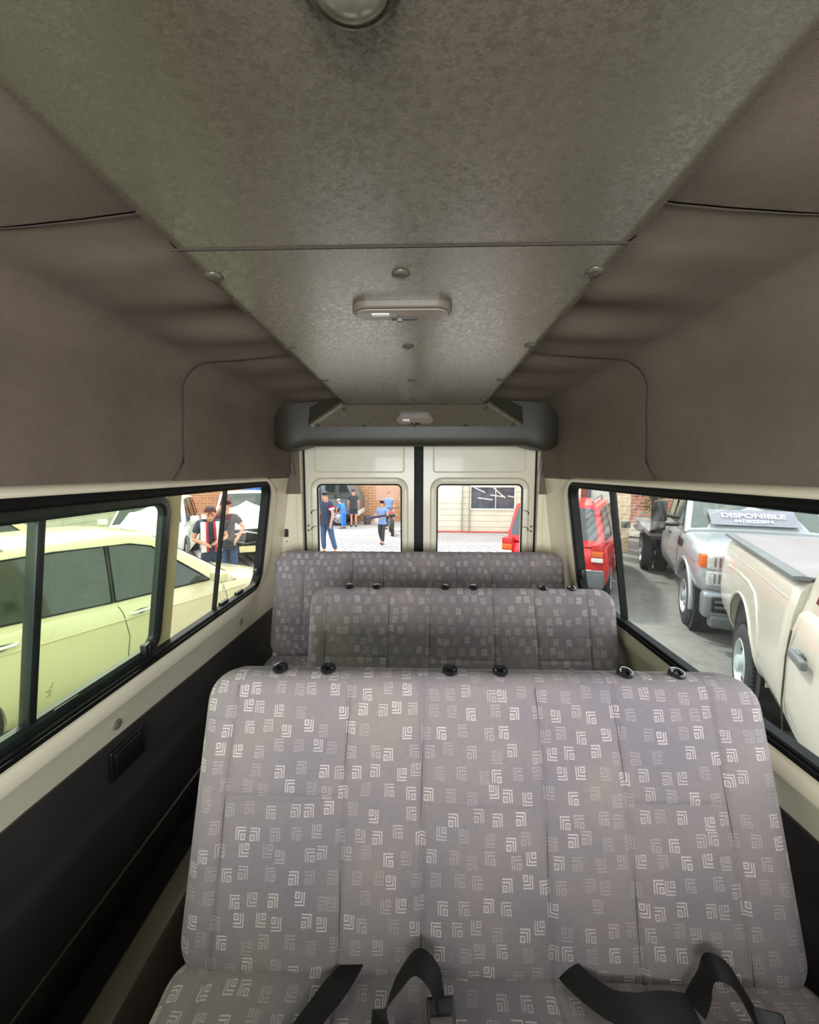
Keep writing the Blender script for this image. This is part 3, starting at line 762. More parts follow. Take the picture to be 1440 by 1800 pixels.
# ------------------------------------------------------------------ vehicles
MAT['tyre'] = M('tyre_rubber', (44, 46, 46), .8, var=.2, bs=.4, bscale=90)
MAT['carglass'] = M('dark_car_glass', (34, 44, 42), .06, var=.1, spec=.8)
MAT['well'] = M('wheel_well', (26, 26, 26), .8, var=.2)
MAT['headlamp'] = M('headlamp_glass', (214, 218, 220), .1, .3, var=.2, scale=30)
MAT['amber'] = M('amber_lens', (226, 106, 40), .25, var=.1)
MAT['redlens'] = M('red_lens', (190, 30, 30), .25, var=.1)
MAT['greyplastic'] = M('grey_plastic', (104, 108, 110), .5, var=.08)
MAT['plate'] = M('number_plate', (226, 214, 160), .4, var=.05)
MAT['steelwheel'] = M('painted_wheel', (186, 197, 198), .3, .2, var=.04)
MAT['alloy'] = M('alloy_wheel', (190, 194, 198), .25, .6, var=.04)
def wheel(parent, x, y, z, r, w_, out, m, holes=6, style='steel'):
    s = 1 if out > 0 else -1
    rr = r*.60
    t = MB().lathe([(rr, -w_/2), (r*.80, -w_/2-.002), (r*.94, -w_/2+.02), (r, -w_/2+.05), (r, w_/2-.05), (r*.94, w_/2-.02), (r*.80, w_/2+.004), (rr, w_/2)], 'x', n=48)
    if r > .36:      # tread blocks
        for k in range(64):
            a = 2*math.pi*k/64
            for xx in (-w_*.32, 0, w_*.32):
                t.box((xx, (r-.004)*math.cos(a), (r-.004)*math.sin(a)), (w_*.22, .020, .012), rot=Matrix.Rotation(a, 3, 'X') @ Matrix.Rotation(.0, 3, 'Y'))
    o = t.build('tyre', MAT['tyre'], parent, smooth=40); o.location = (x, y, z)
    f = MB()
    if style == 'steel':
        f.lathe([(rr, w_/2*s), (rr*.97, (w_/2+.006)*s), (rr*.93, (w_/2-.004)*s), (rr*.88, (w_/2-.055)*s), (rr*.60, (w_/2-.035)*s), (rr*.42, (w_/2-.030)*s), (rr*.36, (w_/2-.022)*s), (rr*.34, (w_/2+.02)*s), (rr*.25, (w_/2+.03)*s), (0, (w_/2+.032)*s)], 'x', n=48)
    else:
        f.lathe([(rr, w_/2*s), (rr*.97, (w_/2+.006)*s), (rr*.92, (w_/2-.006)*s), (rr*.90, (w_/2-.09)*s), (0, (w_/2-.09)*s)], 'x', n=48)
        for k in range(holes):
            a = 2*math.pi*k/holes
            f.box(((w_/2-.02)*s, rr*.5*math.cos(a), rr*.5*math.sin(a)), (.03, rr*.9, rr*.20), rot=Matrix.Rotation(a, 3, 'X'), bev=.006)
        f.lathe([(rr*.24, (w_/2-.03)*s), (rr*.22, (w_/2+.004)*s), (0, (w_/2+.008)*s)], 'x', n=24)
    q = f.build('rim', m, o, smooth=45)
    if style == 'steel':
        h = MB()
        for k in range(holes):
            a = 2*math.pi*(k+.3)/holes; cy, cz = rr*.68*math.cos(a), rr*.68*math.sin(a)
            hv = [(0, 0)]
            pts = []
            for j in range(16):
                b2 = 2*math.pi*j/16; du, dv = rr*.085*math.cos(b2), rr*.15*math.sin(b2)
                pts.append(((w_/2-.0385)*s+.006*s, cy+du*math.cos(a)-dv*math.sin(a), cz+du*math.sin(a)+dv*math.cos(a)))
            h.add(pts+[(p[0]-.01*s, p[1], p[2]) for p in pts], [tuple(range(16)), tuple(16+j for j in range(15, -1, -1))]+[(j, (j+1) % 16, 16+(j+1) % 16, 16+j) for j in range(16)])
        h.build('wheel_holes', MAT['well'], q)
    return o
FS = [(.00, .86), (.05, .93), (.15, .975), (.34, 1.0), (.58, .998), (.78, .975), (.92, .945), (.975, .90), (1.0, .80), (1.012, .5)]
def interp(tab, x):
    if x <= tab[0][0]: return tab[0][1:]
    for a, b in zip(tab, tab[1:]):
        if x <= b[0]:
            k = (x-a[0])/(b[0]-a[0]); k = k*k*(3-2*k) if len(a) > 9 else k
            return tuple(p*(1-k)+q*k for p, q in zip(a[1:], b[1:]))
    return tab[-1][1:]
def car(name, label, cat, loc, rz, paint, stations, cabin, belt, roof, wheels, r, tumble=.17, side_windows=(), windscreen=True,
        seams=(), handles=(), wheelw=.22, rimmat=None, rimstyle='alloy', holes=6, glassm=None, group=None, well_r=None, dividers=(), body_sections=60, endk=.90, wz=None, wyo=0):
    """+Y is forward; stations (y, z_bottom, z_top, half_width); cabin (y, z_top) along the roof line"""
    root = empty(name, (loc[0], loc[1], GZ(loc[1])), rz, label, cat, group)
    root.rotation_euler = (-.022*math.cos(rz), 0, rz)
    glassm = glassm or MAT['carglass']
    ys0, ys1 = stations[0][0], stations[-1][0]
    def bx(y, z):
        zb, zt, hw = interp(stations, y); t = (z-zb)/(zt-zb); return hw*interp(FS, t)[0]
    rings = []
    for i in range(body_sections+1):
        y = ys0+(ys1-ys0)*i/body_sections; zb, zt, hw = interp(stations, y)
        e = min(1, min(y-ys0, ys1-y)/.06+.0); sh = endk+(1-endk)*math.sqrt(max(0, 1-(1-e)**2))
        half = [(hw*f*sh, zb+(zt-zb)*((t-.5)*(.93+.07*sh)+.5)) for t, f in FS]
        ring = [(x, y, z) for x, z in half]+[(-x, y, z) for x, z in reversed(half)]
        rings.append(ring)
    cuts = []
    for (wy, s_) in {(a, b) for a, b, *_ in wheels}:
        cm = MB().lathe([(0, -.28), (well_r or r+.07, -.28), (well_r or r+.07, .28), (0, .28)], 'x', n=48)
        cu = cm.build('cutter', MAT['well'], smooth=0); hw = interp(stations, wy)[2]; cu.location = (s_*(hw-.06), wy+wyo, wz or r); cuts.append(cu)
    bpy.context.view_layer.update()
    body = MB().loft(rings).build('body', paint, root if not cuts else None, smooth=40, cut=cuts)
    body.parent = root
    for cu in cuts: bpy.data.objects.remove(cu)
    for a, s_, *_ in wheels:
        hw = interp(stations, a)[2]
        wheel(root, s_*(hw-wheelw/2-.02), a, r, r, wheelw, s_, rimmat or MAT['alloy'], holes, rimstyle)
        # inner arch liner
        R_ = (well_r or r+.07)-.004
        MB().lathe([(R_, 0), (R_, .26), (.05, .26)], 'x', n=40, sc=(1, 1, 1)).build('wheel_arch', MAT['well'], root, smooth=50).location = (s_*(hw-.06)-(.27 if s_ > 0 else -.01), a+wyo, wz or r)
    def sx(y, z):
        hw = interp(stations, max(ys0, min(ys1, y)))[2]
        return hw*.925 - tumble*(z-belt)/(roof-belt)*1.0
    if cabin:
        rings = []
        for (y, zt) in cabin:
            n = 5; half = []
            for k in range(n+1):
                z = belt-.03+(zt-.05-(belt-.03))*k/n; half.append((sx(y, z), z))
            xt = sx(y, zt)
            half += [(xt-.015, zt-.018), (xt-.06, zt+.004), (xt*.6, zt+.022), (0, zt+.03)]
            rings.append([(x, y, z) for x, z in half]+[(-x, y, z) for x, z in reversed(half[:-1])])
        MB().loft(rings).build('cabin', paint, root, smooth=35)
    for s_ in (-1, 1):
        for poly in side_windows:
            b = MB().prism(poly, lambda y, z: (s_*(sx(y, z)+.004), y, z), lambda y, z: (s_*(sx(y, z)-.01), y, z))
            gw = b.build('side_window', glassm, root, smooth=0)
            n = len(poly)
            pts = [(s_*(sx(y, z)+.005), y, z) for y, z in poly]
            MB().tube(pts, .009, 6, closed=True).build('window_trim', MAT['rubber'], gw)
        for seam in seams:
            pts = []
            for (a, b2) in zip(seam, seam[1:]):
                for k in range(8):
                    y = a[0]+(b2[0]-a[0])*k/8; z = a[1]+(b2[1]-a[1])*k/8; pts.append((s_*(bx(y, z)-.001), y, z))
            MB().tube(pts, .0045, 5).build('door_seam', MAT['gapdark'], root)
        for (hy, hz) in handles:
            x = bx(hy, hz)
            h = MB().tube([(s_*(x-.01), hy-.10, hz), (s_*(x+.022), hy-.085, hz+.004), (s_*(x+.026), hy+.07, hz+.010), (s_*(x-.01), hy+.09, hz+.008)], .012, 8)
            h.build('door_handle', paint if rimstyle != 'steel' else MAT['black'], root)
    if windscreen and cabin:
        def scr(a, b2, nm, off):
            (ya, za), (yb, zb) = a, b2
            def f(u, v):
                y = ya+(yb-ya)*v; z = za+(zb-za)*v+.006; wv = sx(y, z)-.07
                x = -wv+2*wv*u; return (x, y+off*(1-(2*u-1)**2)*0+off*.4, z+.004+.02*(1-abs(2*u-1)**3)*v)
            MB().grid(12, 6, f).build(nm, glassm, root)
        a, b2 = cabin[-1], cabin[-2]
        L = lambda p, q, k: (p[0]+(q[0]-p[0])*k, p[1]+(q[1]-p[1])*k)
        scr(L(a, b2, .06), L(a, b2, .93), 'windscreen', .02)
        a, b2 = cabin[0], cabin[1]
        scr(L(a, b2, .10), L(a, b2, .90), 'rear_window', -.03)
    root['_'] = 0; del root['_']
    return root, sx, bx
MAT['gapdark'] = M('gap_and_handle_shade', (60, 58, 44), .8, var=.1)
MAT['beige'] = M('beige_car_paint', (212, 203, 165), .22, var=.02, scale=2, coat=.6)
MAT['whitecar'] = M('white_car_paint', (238, 238, 236), .2, var=.02, coat=.6)
MAT['palecar'] = M('pale_car_paint', (226, 214, 160), .25, var=.02, coat=.5)
MAT['champ'] = M('champagne_paint', (194, 188, 176), .26, var=.02, scale=2, coat=.5)
MAT['silver'] = M('silver_paint', (170, 174, 178), .28, .35, var=.03, coat=.5)
MAT['redpaint'] = M('red_paint', (222, 26, 34), .25, var=.03, coat=.6)
MAT['bluepaint'] = M('blue_paint', (66, 120, 205), .3, var=.05, coat=.3)
MAT['darkcar'] = M('dark_paint', (40, 42, 44), .2, var=.1, coat=.5)

# --- beige estate car alongside on the left
B, RF = .99, 1.60
sed_st = [(-2.32, .42, .86, .68), (-2.2, .32, .98, .80), (-1.6, .22, 1.03, .865), (-.6, .20, 1.04, .885), (.5, .20, 1.02, .885), (1.05, .20, 1.00, .875), (1.6, .24, .95, .84), (2.05, .32, .86, .76), (2.25, .42, .76, .62)]
sed_cab = [(-2.15, 1.0), (-1.75, 1.52), (-1.0, 1.61), (0, 1.63), (.28, 1.60), (1.18, 1.0)]
sed, ssx, sbx = car('estate_car', 'beige estate car with dark side windows parked close outside the left windows', 'car', (-3.45, 4.08), R(-25), MAT['beige'],
    sed_st, sed_cab, B, RF, [(-1.36, 1), (-1.36, -1), (1.34, 1), (1.34, -1)], .31, .20,
    side_windows=[[(-.17, 1.035), (.82, 1.03), (.70, 1.13), (.26, 1.48), (.06, 1.53), (-.13, 1.535)], [(-1.14, 1.06), (-.20, 1.035), (-.16, 1.535), (-.55, 1.54), (-1.05, 1.52)], [(-1.85, 1.10), (-1.17, 1.06), (-1.08, 1.515), (-1.45, 1.48), (-1.70, 1.34)]],
    seams=[[(-.17, 1.02), (-.13, .92), (-.10, .7), (-.14, .4)], [(-1.16, 1.02), (-1.10, .85), (-1.2, .65)], [(.96, 1.0), (1.0, .8), (.98, .4)]], handles=[])
for s_ in (-1, 1):
    for poly in ([(-.205, 1.03), (-.165, 1.03), (-.125, 1.54), (-.165, 1.54)], [(-1.18, 1.05), (-1.13, 1.05), (-1.04, 1.53), (-1.09, 1.53)]):
        MB().prism(poly, lambda y, z: (s_*(ssx(y, z)+.0045), y, z), lambda y, z: (s_*(ssx(y, z)-.01), y, z)).build('door_pillar', MAT['black'], sed)
    for hy in (.03, -.98):
        xh = sbx(hy, .90)
        MB().tube([(s_*(xh-.004), hy-.085, .895), (s_*(xh+.001), hy, .90), (s_*(xh-.004), hy+.085, .905)], [.012, .026, .012], 10, flat=.35).build('handle_shade', MAT['gapdark'], sed)  # dark ellipse painted as the shadow behind the handle
        MB().tube([(s_*(xh-.002), hy-.10, .900), (s_*(xh+.026), hy-.085, .905), (s_*(xh+.030), hy+.07, .912), (s_*(xh-.002), hy+.095, .910)], .013, 10).build('door_handle', MAT['whitecar'], sed)
for s_ in (-1, 1):      # roof rails
    b = MB().tube([(s_*(ssx(-1.6, 1.5)-.06), -1.75, 1.54), (s_*(ssx(-1.5, 1.5)-.06), -1.68, 1.63), (s_*(ssx(0, 1.5)-.06), -.95, 1.66), (s_*(ssx(.1, 1.5)-.06), -.85, 1.60)], .016, 8, flat=.8)
    b.build('roof_rail', MAT['alloy'], sed)
    m_ = MB().box((s_*.98, .80, 1.09), (.20, .11, .13), bev=.035).build('door_mirror', MAT['beige'], sed)
    pts = [(s_*(sbx(y, .84)+.002), y, .84+.05*math.sin((y+2)/4)) for y in [-1.9+.2*i for i in range(17)]]
    MB().tube(pts, .006, 6).build('waist_crease', MAT['beige'], sed)
MB().box((0, .2, .70), (1.3, 1.6, .6), bev=.1).build('interior', MAT['well'], sed)

# --- parked cars further left
def simple_car(name, label, x, y, rz, paint, hgt=1.7, cat='car', L=2.2, W_=.9, group=None, dark_front=False, glassm=None):
    b_ = hgt*.60
    stn = [(-L, .40, b_*.85, W_*.82), (-L+.15, .30, b_, W_*.95), (-1.0, .24, b_+.02, W_), (.6, .24, b_+.01, W_), (1.15, .26, b_-.02, W_*.98), (1.7, .30, b_-.10, W_*.94), (L-.08, .38, b_-.22, W_*.86), (L, .42, b_-.30, W_*.78)]
    cab = [(-L+.08, b_), (-L+.32, hgt-.05), (-.6, hgt), (.25, hgt-.02), (1.15, b_)]
    c, sx, bx = car(name, label, cat, (x, y), rz, paint, stn, cab, b_, hgt, [(-L+.85, 1), (-L+.85, -1), (L-.85, 1), (L-.85, -1)], .35, .17,
        side_windows=[[(-.05, b_+.04), (.80, b_+.03), (.22, hgt-.10), (-.02, hgt-.09)], [(-.95, b_+.05), (-.12, b_+.04), (-.10, hgt-.09), (-.92, hgt-.09)], [(-L+.35, b_+.08), (-1.03, b_+.05), (-1.0, hgt-.09), (-L+.5, hgt-.13)]],
        seams=[[(-.10, b_), (-.08, .6), (-.1, .35)], [(.95, b_-.02), (.98, .6), (.95, .35)]], handles=[(.0, b_-.09), (-.9, b_-.09)], glassm=glassm)
    for s_ in (-1, 1):
        MB().box((s_*W_*.62, L-.10, b_-.36), (.34, .16, .15), bev=.03).build('headlamp', MAT['headlamp'], c)
        MB().box((s_*(W_+.10), .80, b_+.10), (.20, .11, .15), bev=.03).build('door_mirror', paint if paint.name != 'red_paint' else MAT['black'], c)
        MB().box((s_*W_*.82, -L+.02, b_-.15), (.10, .10, .28), bev=.02).build('tail_lamp', MAT['redlens'], c)
    MB().box((0, L-.03, b_-.38), (W_*.8, .10, .16), bev=.02).build('grille', MAT['black'], c)
    MB().box((0, L-.02, .46), (W_*1.7, .16, .20), bev=.04).build('bumper', MAT['greyplastic'] if not dark_front else MAT['black'], c)
    MB().box((0, L+.07, .50), (.36, .012, .15), bev=.003).build('number_plate', MAT['plate'], c)
    return c, b_, L
simple_car('parked_car', 'pale yellow car seen over the roof of the near beige estate car', -6.55, 5.55, R(-25), MAT['palecar'], 1.72)
simple_car('parked_car', 'white car parked behind the man with the phone in the left window', -7.1, 10.8, R(203), MAT['whitecar'], 1.72)
simple_car('parked_car', 'dark car glimpsed beyond the beige car roof at the far left', -10.0, 3.2, R(-25), MAT['darkcar'], 1.6)
su, b_, L_ = simple_car('sport_utility_car', 'white car facing the van with a black open nose right of the phoning men', -5.0, 11.65, R(203), MAT['whitecar'], 1.82, dark_front=True)
nose = MB().box((0, L_+.02, .78), (1.35, .12, .42), bev=.05).build('open_nose', MAT['black'], su)
MB().tube([(-.55, L_+.08, .66), (-.3, L_+.10, .86), (0, L_+.10, .92), (.3, L_+.10, .86), (.55, L_+.08, .66)], .02, 8).build('chrome_arc', MAT['chrome'], nose)
MB().tube([(-.5, L_+.09, .72), (.0, L_+.11, .64), (.5, L_+.09, .80)], .012, 8).build('hose', MAT['greyplastic'], nose)

# --- champagne pickup close on the right (we see its load bed)
A = R(152)
pk_st = [(-1.32, .62, 1.44, .93), (-1.24, .52, 1.48, .97), (-.5, .50, 1.47, .985), (.5, .48, 1.48, .985), (1.28, .46, 1.49, .985)]
pk, psx, pbx = car('pickup_truck', 'champagne pickup with covered load bed parked close outside the right window', 'pickup truck', (3.93, 3.38), A, MAT['champ'],
    pk_st, None, 1.0, 1.5, [(0, 1), (0, -1)], .395, wheelw=.26, rimmat=MAT['steelwheel'], rimstyle='steel', holes=6, well_r=.60, wz=.45, endk=.975, wyo=-.06)
def extra_body(root, stn, paint, name, wells=(), wr=.5, rz=.395):
    rings = []
    for i in range(41):
        y = stn[0][0]+(stn[-1][0]-stn[0][0])*i/40; zb, zt, hw = interp(stn, y)
        e = min(1, min(y-stn[0][0], stn[-1][0]-y)/.06); sh = .985+.015*math.sqrt(max(0, 1-(1-e)**2))
        half = [(hw*f*sh, zb+(zt-zb)*((t-.5)*(.95+.05*sh)+.5)) for t, f in FS]
        rings.append([(x, y, z) for x, z in half]+[(-x, y, z) for x, z in reversed(half)])
    cuts = []
    for wy, s_ in wells:
        cu = MB().lathe([(0, -.28), (wr, -.28), (wr, .28), (0, .28)], 'x', n=48).build('cutter', MAT['well'], smooth=0)
        cu.location = (s_*(interp(stn, wy)[2]-.06), wy, rz); cuts.append(cu)
    bpy.context.view_layer.update()
    o = MB().loft(rings).build(name, paint, None, smooth=40, cut=cuts); o.parent = root
    for c in cuts: bpy.data.objects.remove(c)
    return o
# cab of the pickup
cabst = [(1.31, .46, 1.34, .985), (1.6, .44, 1.34, .99), (3.1, .44, 1.30, .99), (3.8, .46, 1.20, .98), (4.4, .50, 1.08, .93), (4.6, .55, 1.0, .85)]
extra_body(pk, cabst, MAT['champ'], 'cab_body', wells=((3.62, 1), (3.62, -1)))
rings = []
for y, zt in ((1.28, 1.45), (1.34, 1.80), (1.6, 1.86), (2.5, 1.87), (2.75, 1.84), (3.4, 1.16)):
    half = [(.93, 1.14), (.93-.16*(zt-.05-1.14)/.72, zt-.05), (.88-.16*(zt-1.14)/.72, zt), (0, zt+.02)]
    rings.append([(x, y, z) for x, z in half]+[(-x, y, z) for x, z in reversed(half[:-1])])
MB().loft(rings).build('cab_roof', MAT['champ'], pk, smooth=35)
for s_ in (-1, 1):
    f = lambda y, z: (s_*(.935-.16*(z-1.14)/.72), y, z)
    g_ = lambda y, z: (s_*(.92-.16*(z-1.14)/.72), y, z)
    for poly in ([(1.45, 1.38), (2.1, 1.37), (2.1, 1.76), (1.45, 1.76)], [(2.18, 1.37), (3.0, 1.35), (2.72, 1.72), (2.2, 1.76)]):
        MB().prism(poly, f, g_).build('side_window', MAT['carglass'], pk)
    wheel(pk, s_*.83, 3.62, .395, .395, .26, s_, MAT['steelwheel'], 6, 'steel')
    # wide shoulder bead and wheel arch lip on the bed side
    hw = .985
    pts = []
    for k in range(33):
        a = R(-2+184*k/32); y, z = -.06+.605*math.cos(a), .45+.605*math.sin(a)
        pts.append((s_*(pbx(y, max(.5, z))-.002), y, z))
    MB().tube(pts, .013, 8, flat=1.0).build('arch_lip', MAT['champ'], pk)
    cp_ = [(-1.2, 1.13), (-.8, 1.19), (-.3, 1.215), (.15, 1.21), (.40, 1.17), (.55, 1.08), (.63, .94), (.66, .78), (.665, .74), (.67, .70)]
    pts = [(s_*(pbx(max(-1.2, min(1.2, y)), z)-.014), y, z) for y, z in cp_]
    MB().tube(pts, [.010]+[.024]*8+[.010], 10).build('flared_crease', MAT['champ'], pk)
    MB().tube([(s_*(pbx(y, 1.33)-.006), y, 1.33) for y in [-1.1+.1*i for i in range(24)]], .010, 6).build('shoulder_crease', MAT['champ'], pk)
    # rubber rail cap along the bed top
    MB().loft([[(s_*.955, y, 1.482), (s_*.955, y, 1.506), (s_*.90, y, 1.512), (s_*.86, y, 1.506), (s_*.86, y, 1.482)] for y in (-1.28, 0, 1.27)]).build('bed_rail', MAT['greyplastic'], pk)
    h = MB().box((s_*1.012, 1.70, 1.09), (.035, .24, .055), bev=.012).box((s_*.995, 1.66, 1.09), (.03, .08, .075), bev=.012).build('door_handle', MAT['greyplastic'], pk)
    MB().tube([(s_*(.985*.99), 1.42, 1.18), (s_*.988, 1.40, 1.0), (s_*.992, 1.41, .7), (s_*.98, 1.44, .5)], .005, 5).build('door_seam', MAT['gapdark'], pk)
    MB().box((s_*1.08, 2.95, 1.34), (.24, .12, .22), bev=.04).build('door_mirror', MAT['black'], pk)
MB().box((0, -.01, 1.498), (1.74, 2.52, .02), bev=.006).build('bed_cover', MAT['coverv'] if 'coverv' in MAT else M('bed_cover_grey', (138, 131, 133), .45, var=.08, scale=3), pk)
MB().box((0, 1.295, .88), (1.76, .04, .8)).build('cab_gap', MAT['well'], pk)
MB().box((0, -1.31, .60), (1.7, .10, .18), bev=.03).build('rear_bumper', MAT['chrome'], pk)
for s_ in (-1, 1): MB().box((s_*.86, -1.28, 1.12), (.12, .10, .42), bev=.02).build('tail_lamp', MAT['redlens'], pk)

# --- silver flatbed truck behind it, facing the van
A2 = R(157)
sv_st = [(-2.62, .55, 1.34, .93), (-2.5, .50, 1.38, .97), (-.75, .50, 1.36, .98), (-.5, .54, 1.34, .985), (.2, .60, 1.28, .99), (.72, .66, 1.20, .96), (.88, .72, 1.10, .90)]
sv, vsx, vbx = car('flatbed_truck', 'silver truck with black flatbed and a for-hire sign in its windscreen, beyond the champagne pickup', 'truck', (4.86, 5.72), A2, MAT['silver'],
    sv_st, [(-2.6, 1.36), (-2.52, 1.90), (-2.2, 2.0), (-1.3, 2.01), (-1.15, 1.97), (-.52, 1.36)], 1.36, 2.0, [(0, 1), (0, -1)], .42, tumble=.14, wheelw=.26,
    rimstyle='steel', rimmat=MAT['alloy'], holes=8, well_r=.53,
    side_windows=[[(-1.75, 1.42), (-.72, 1.40), (-1.12, 1.86), (-1.2, 1.90), (-1.75, 1.90)], [(-2.4, 1.42), (-1.83, 1.42), (-1.83, 1.90), (-2.38, 1.90)]],
    seams=[[(-.62, 1.33), (-.60, .9), (-.66, .55)], [(-1.82, 1.36), (-1.82, .6)], [(-.5, 1.12), (.72, 1.02)]], handles=[(-1.6, 1.2)], glassm=MAT['screen'] if 'screen' in MAT else M('windscreen_grey', (88, 98, 92), .08, var=.1, scale=2, spec=.8))
for s_ in (-1, 1):
    # two-deck headlamps with amber corner
    for zz in (1.10, .89):
        hl = MB().box((s_*.70, .83, zz), (.36, .16, .19), bev=.02).build('headlamp', MAT['headlamp'], sv)
        rf = MB()
        for q in range(5): rf.box((s_*(.60+.05*q), .915, zz), (.018, .012, .12), bev=.003)
        rf.lathe([(.0, .925), (.045, .924), (.06, .912)], 'y', (s_*.66, 0, zz), 20).build('reflector', MAT['chrome'] if 0 else MAT['greyplastic'], hl)
    MB().box((s_*.895, .78, 1.10), (.10, .17, .17), bev=.02).build('indicator', MAT['amber'], sv)
    pts = [(s_*(.975), .57*math.cos(R(a)), .42+.57*math.sin(R(a))) for a in range(-4, 160, 6)]
    MB().tube(pts, .030, 10, flat=1).build('arch_flare', MAT['silver'], sv)
    mr = MB().box((s_*1.22, -.86, 1.62), (.20, .14, .36), bev=.04).box((s_*1.22, -.86, 1.36), (.18, .12, .14), bev=.03).tube([(s_*.93, -.9, 1.52), (s_*1.2, -.88, 1.56)], .03, 8).tube([(s_*.93, -.9, 1.40), (s_*1.2, -.88, 1.40)], .03, 8)
    mr.build('door_mirror', MAT['black'], sv)
    for dx in (.0, -.30):
        wheel(sv, s_*(1.06+dx), -4.15, .42, .42, .24, s_, MAT['alloy'], 8, 'steel')
    MB().prism([(-.60, 1.12), (-.30, 1.12), (-.34, 1.24), (-.52, 1.26)], lambda y, z: (s_*(.985), y, z), lambda y, z: (s_*.97, y, z)).build('side_badge', MAT['black'], sv)
MB().box((0, .90, .56), (1.86, .22, .34), bev=.06).build('front_bumper', MAT['bumperm'] if 'bumperm' in MAT else M('steel_bumper', (140, 146, 152), .25, .5, var=.05), sv)
MB().box((0, .95, .36), (1.7, .18, .16), bev=.04).build('lower_valance', MAT['greyplastic'], sv)
MB().box((0, .88, .95), (1.02, .12, .46), bev=.04).build('grille', MAT['chrome'], sv)
for s_ in (-1, 1):
    o = MB().box((s_*.72, 1.005, .58), (.24, .03, .20), bev=.02).build('fog_lamp_recess', MAT['black'], sv)
    MB().box((s_*.72, 1.02, .62), (.17, .02, .03), bev=.004).box((s_*.72, 1.02, .55), (.17, .02, .03), bev=.004).build('recess_bar', MAT['greyplastic'], o)
fb = MB().box((0, -4.5, 1.02), (2.36, 3.5, .12), bev=.01)
for k in range(6): fb.box((0, -3.0-.55*k, .92), (2.2, .08, .10))
fb.build('flatbed', MAT['flatm'] if 'flatm' in MAT else M('flatbed_deck', (120, 118, 116), .6, var=.15), sv)
hr = MB()
for x in (-1.1, -.72, .72, 1.1): hr.box((x, -2.78, 1.50), (.09, .10, .95), bev=.01)
hr.box((0, -2.78, 1.96), (2.3, .10, .10), bev=.01).box((0, -2.78, 1.10), (2.3, .10, .12), bev=.01)
hr.build('head_board', MAT['black'], sv)
MB().box((0, -3.9, .62), (.9, 3.6, .30)).build('chassis', MAT['black'], sv)
for s_ in (-1, 1): MB().box((s_*1.02, -4.15, .99), (.62, 1.15, .04), bev=.01).build('mudguard', MAT['black'], sv)
# for-hire sign behind the windscreen: white panel, lettering and phone number
def on_screen(x, v):      # point on the windscreen slope
    (ya, za), (yb, zb) = (-.52, 1.36), (-1.15, 1.97)
    return Vector((x, ya+(yb-ya)*v+.035, za+(zb-za)*v+.03))
up_ = (on_screen(0, 1)-on_screen(0, 0)).normalized(); nrm = Vector((1, 0, 0)).cross(up_)
def txt(s, size, x, v, m, off, wid=1.0):
    cu = bpy.data.curves.new('lettering', 'FONT'); cu.body = s; cu.size = size; cu.align_x = 'CENTER'; cu.extrude = .002; cu.offset = size*.022
    o = bpy.data.objects.new('lettering', cu); C.objects.link(o); bake_o = bpy.data.meshes.new_from_object(o.evaluated_get(bpy.context.evaluated_depsgraph_get()))
    bpy.data.objects.remove(o); o = bpy.data.objects.new('lettering', bake_o); C.objects.link(o); bake_o.materials.clear(); bake_o.materials.append(m)
    # facing forward: text x runs towards local -X
    ex = Vector((-1, 0, 0)); ez = up_.cross(ex)*-1; ez = ex.cross(up_)
    mt = Matrix((ex*wid, up_, ez)).transposed().to_4x4(); mt.translation = on_screen(x, v)+ez*off
    o.parent = sv; o.matrix_local = mt; return o
sp_ = MB().add([on_screen(.56, .10)+Vector((0, .012, .012)), on_screen(-.52, .10)+Vector((0, .012, .012)), on_screen(-.48, .46)+Vector((0, .012, .012)), on_screen(.58, .46)+Vector((0, .012, .012))], [(0, 1, 2, 3)])
sg = sp_.build('sign_panel', M('sign_grey', (140, 141, 150), .5, var=.06), sv, solid=.006)
MAT['signwhite'] = M('sign_white', (250, 250, 250), .4, var=0)
txt('DISPONIBLE', .125, .03, .265, MAT['signwhite'], .034, 1.18)
txt('04125222874', .078, .03, .155, MAT['signwhite'], .034, 1.1)

# --- red sport utility vehicle seen from behind
rd, rb, rL = simple_car('sport_utility_car', 'red car seen from behind with boxy tail across the right rear-door window and side window', 3.34, 9.1, R(-28), MAT['redpaint'], 1.76, W_=.97, glassm=MAT['suvglass'] if 'suvglass' in MAT else M('suv_glass', (70, 76, 78), .1, var=.1, spec=.7))
yb = -rL
MB().box((0, yb-.02, .50), (1.76, .22, .30), bev=.05).build('rear_bumper', MAT['greyplastic'], rd)
MB().tube([(-.86, yb-.12, .66), (-.3, yb-.15, .66), (.3, yb-.15, .66), (.86, yb-.12, .66)], .012, 6).build('bumper_strip', MAT['chrome'], rd)
for s_ in (-1, 1):
    o = MB().box((s_*.76, yb+.02, .93), (.20, .16, .34), bev=.03).build('tail_lamp', MAT['redlens'], rd)
    MB().box((s_*.76, yb-.06, .93), (.18, .02, .09), bev=.004).build('amber_band', MAT['amber'], o)
    MB().box((s_*.76, yb-.06, .83), (.18, .02, .07), bev=.004).build('white_band', MAT['white'], o)
    MB().tube([(s_*.60, -1.7, 1.76), (s_*.60, -1.6, 1.82), (s_*.60, .1, 1.84), (s_*.60, .2, 1.76)], .018, 8).build('roof_rail', MAT['greyplastic'], rd)
MB().box((0, yb-.02, .86), (.34, .03, .16), bev=.005).build('number_plate', MAT['plate'], rd)
MB().box((0, yb-.01, 1.02), (.10, .03, .08), bev=.01).build('tail_badge', MAT['chrome'], rd)
MB().box((.25, yb-.02, 1.0), (.22, .03, .035), bev=.01).build('tailgate_handle', MAT['black'], rd)
for x in (-.45, 0, .45): pass

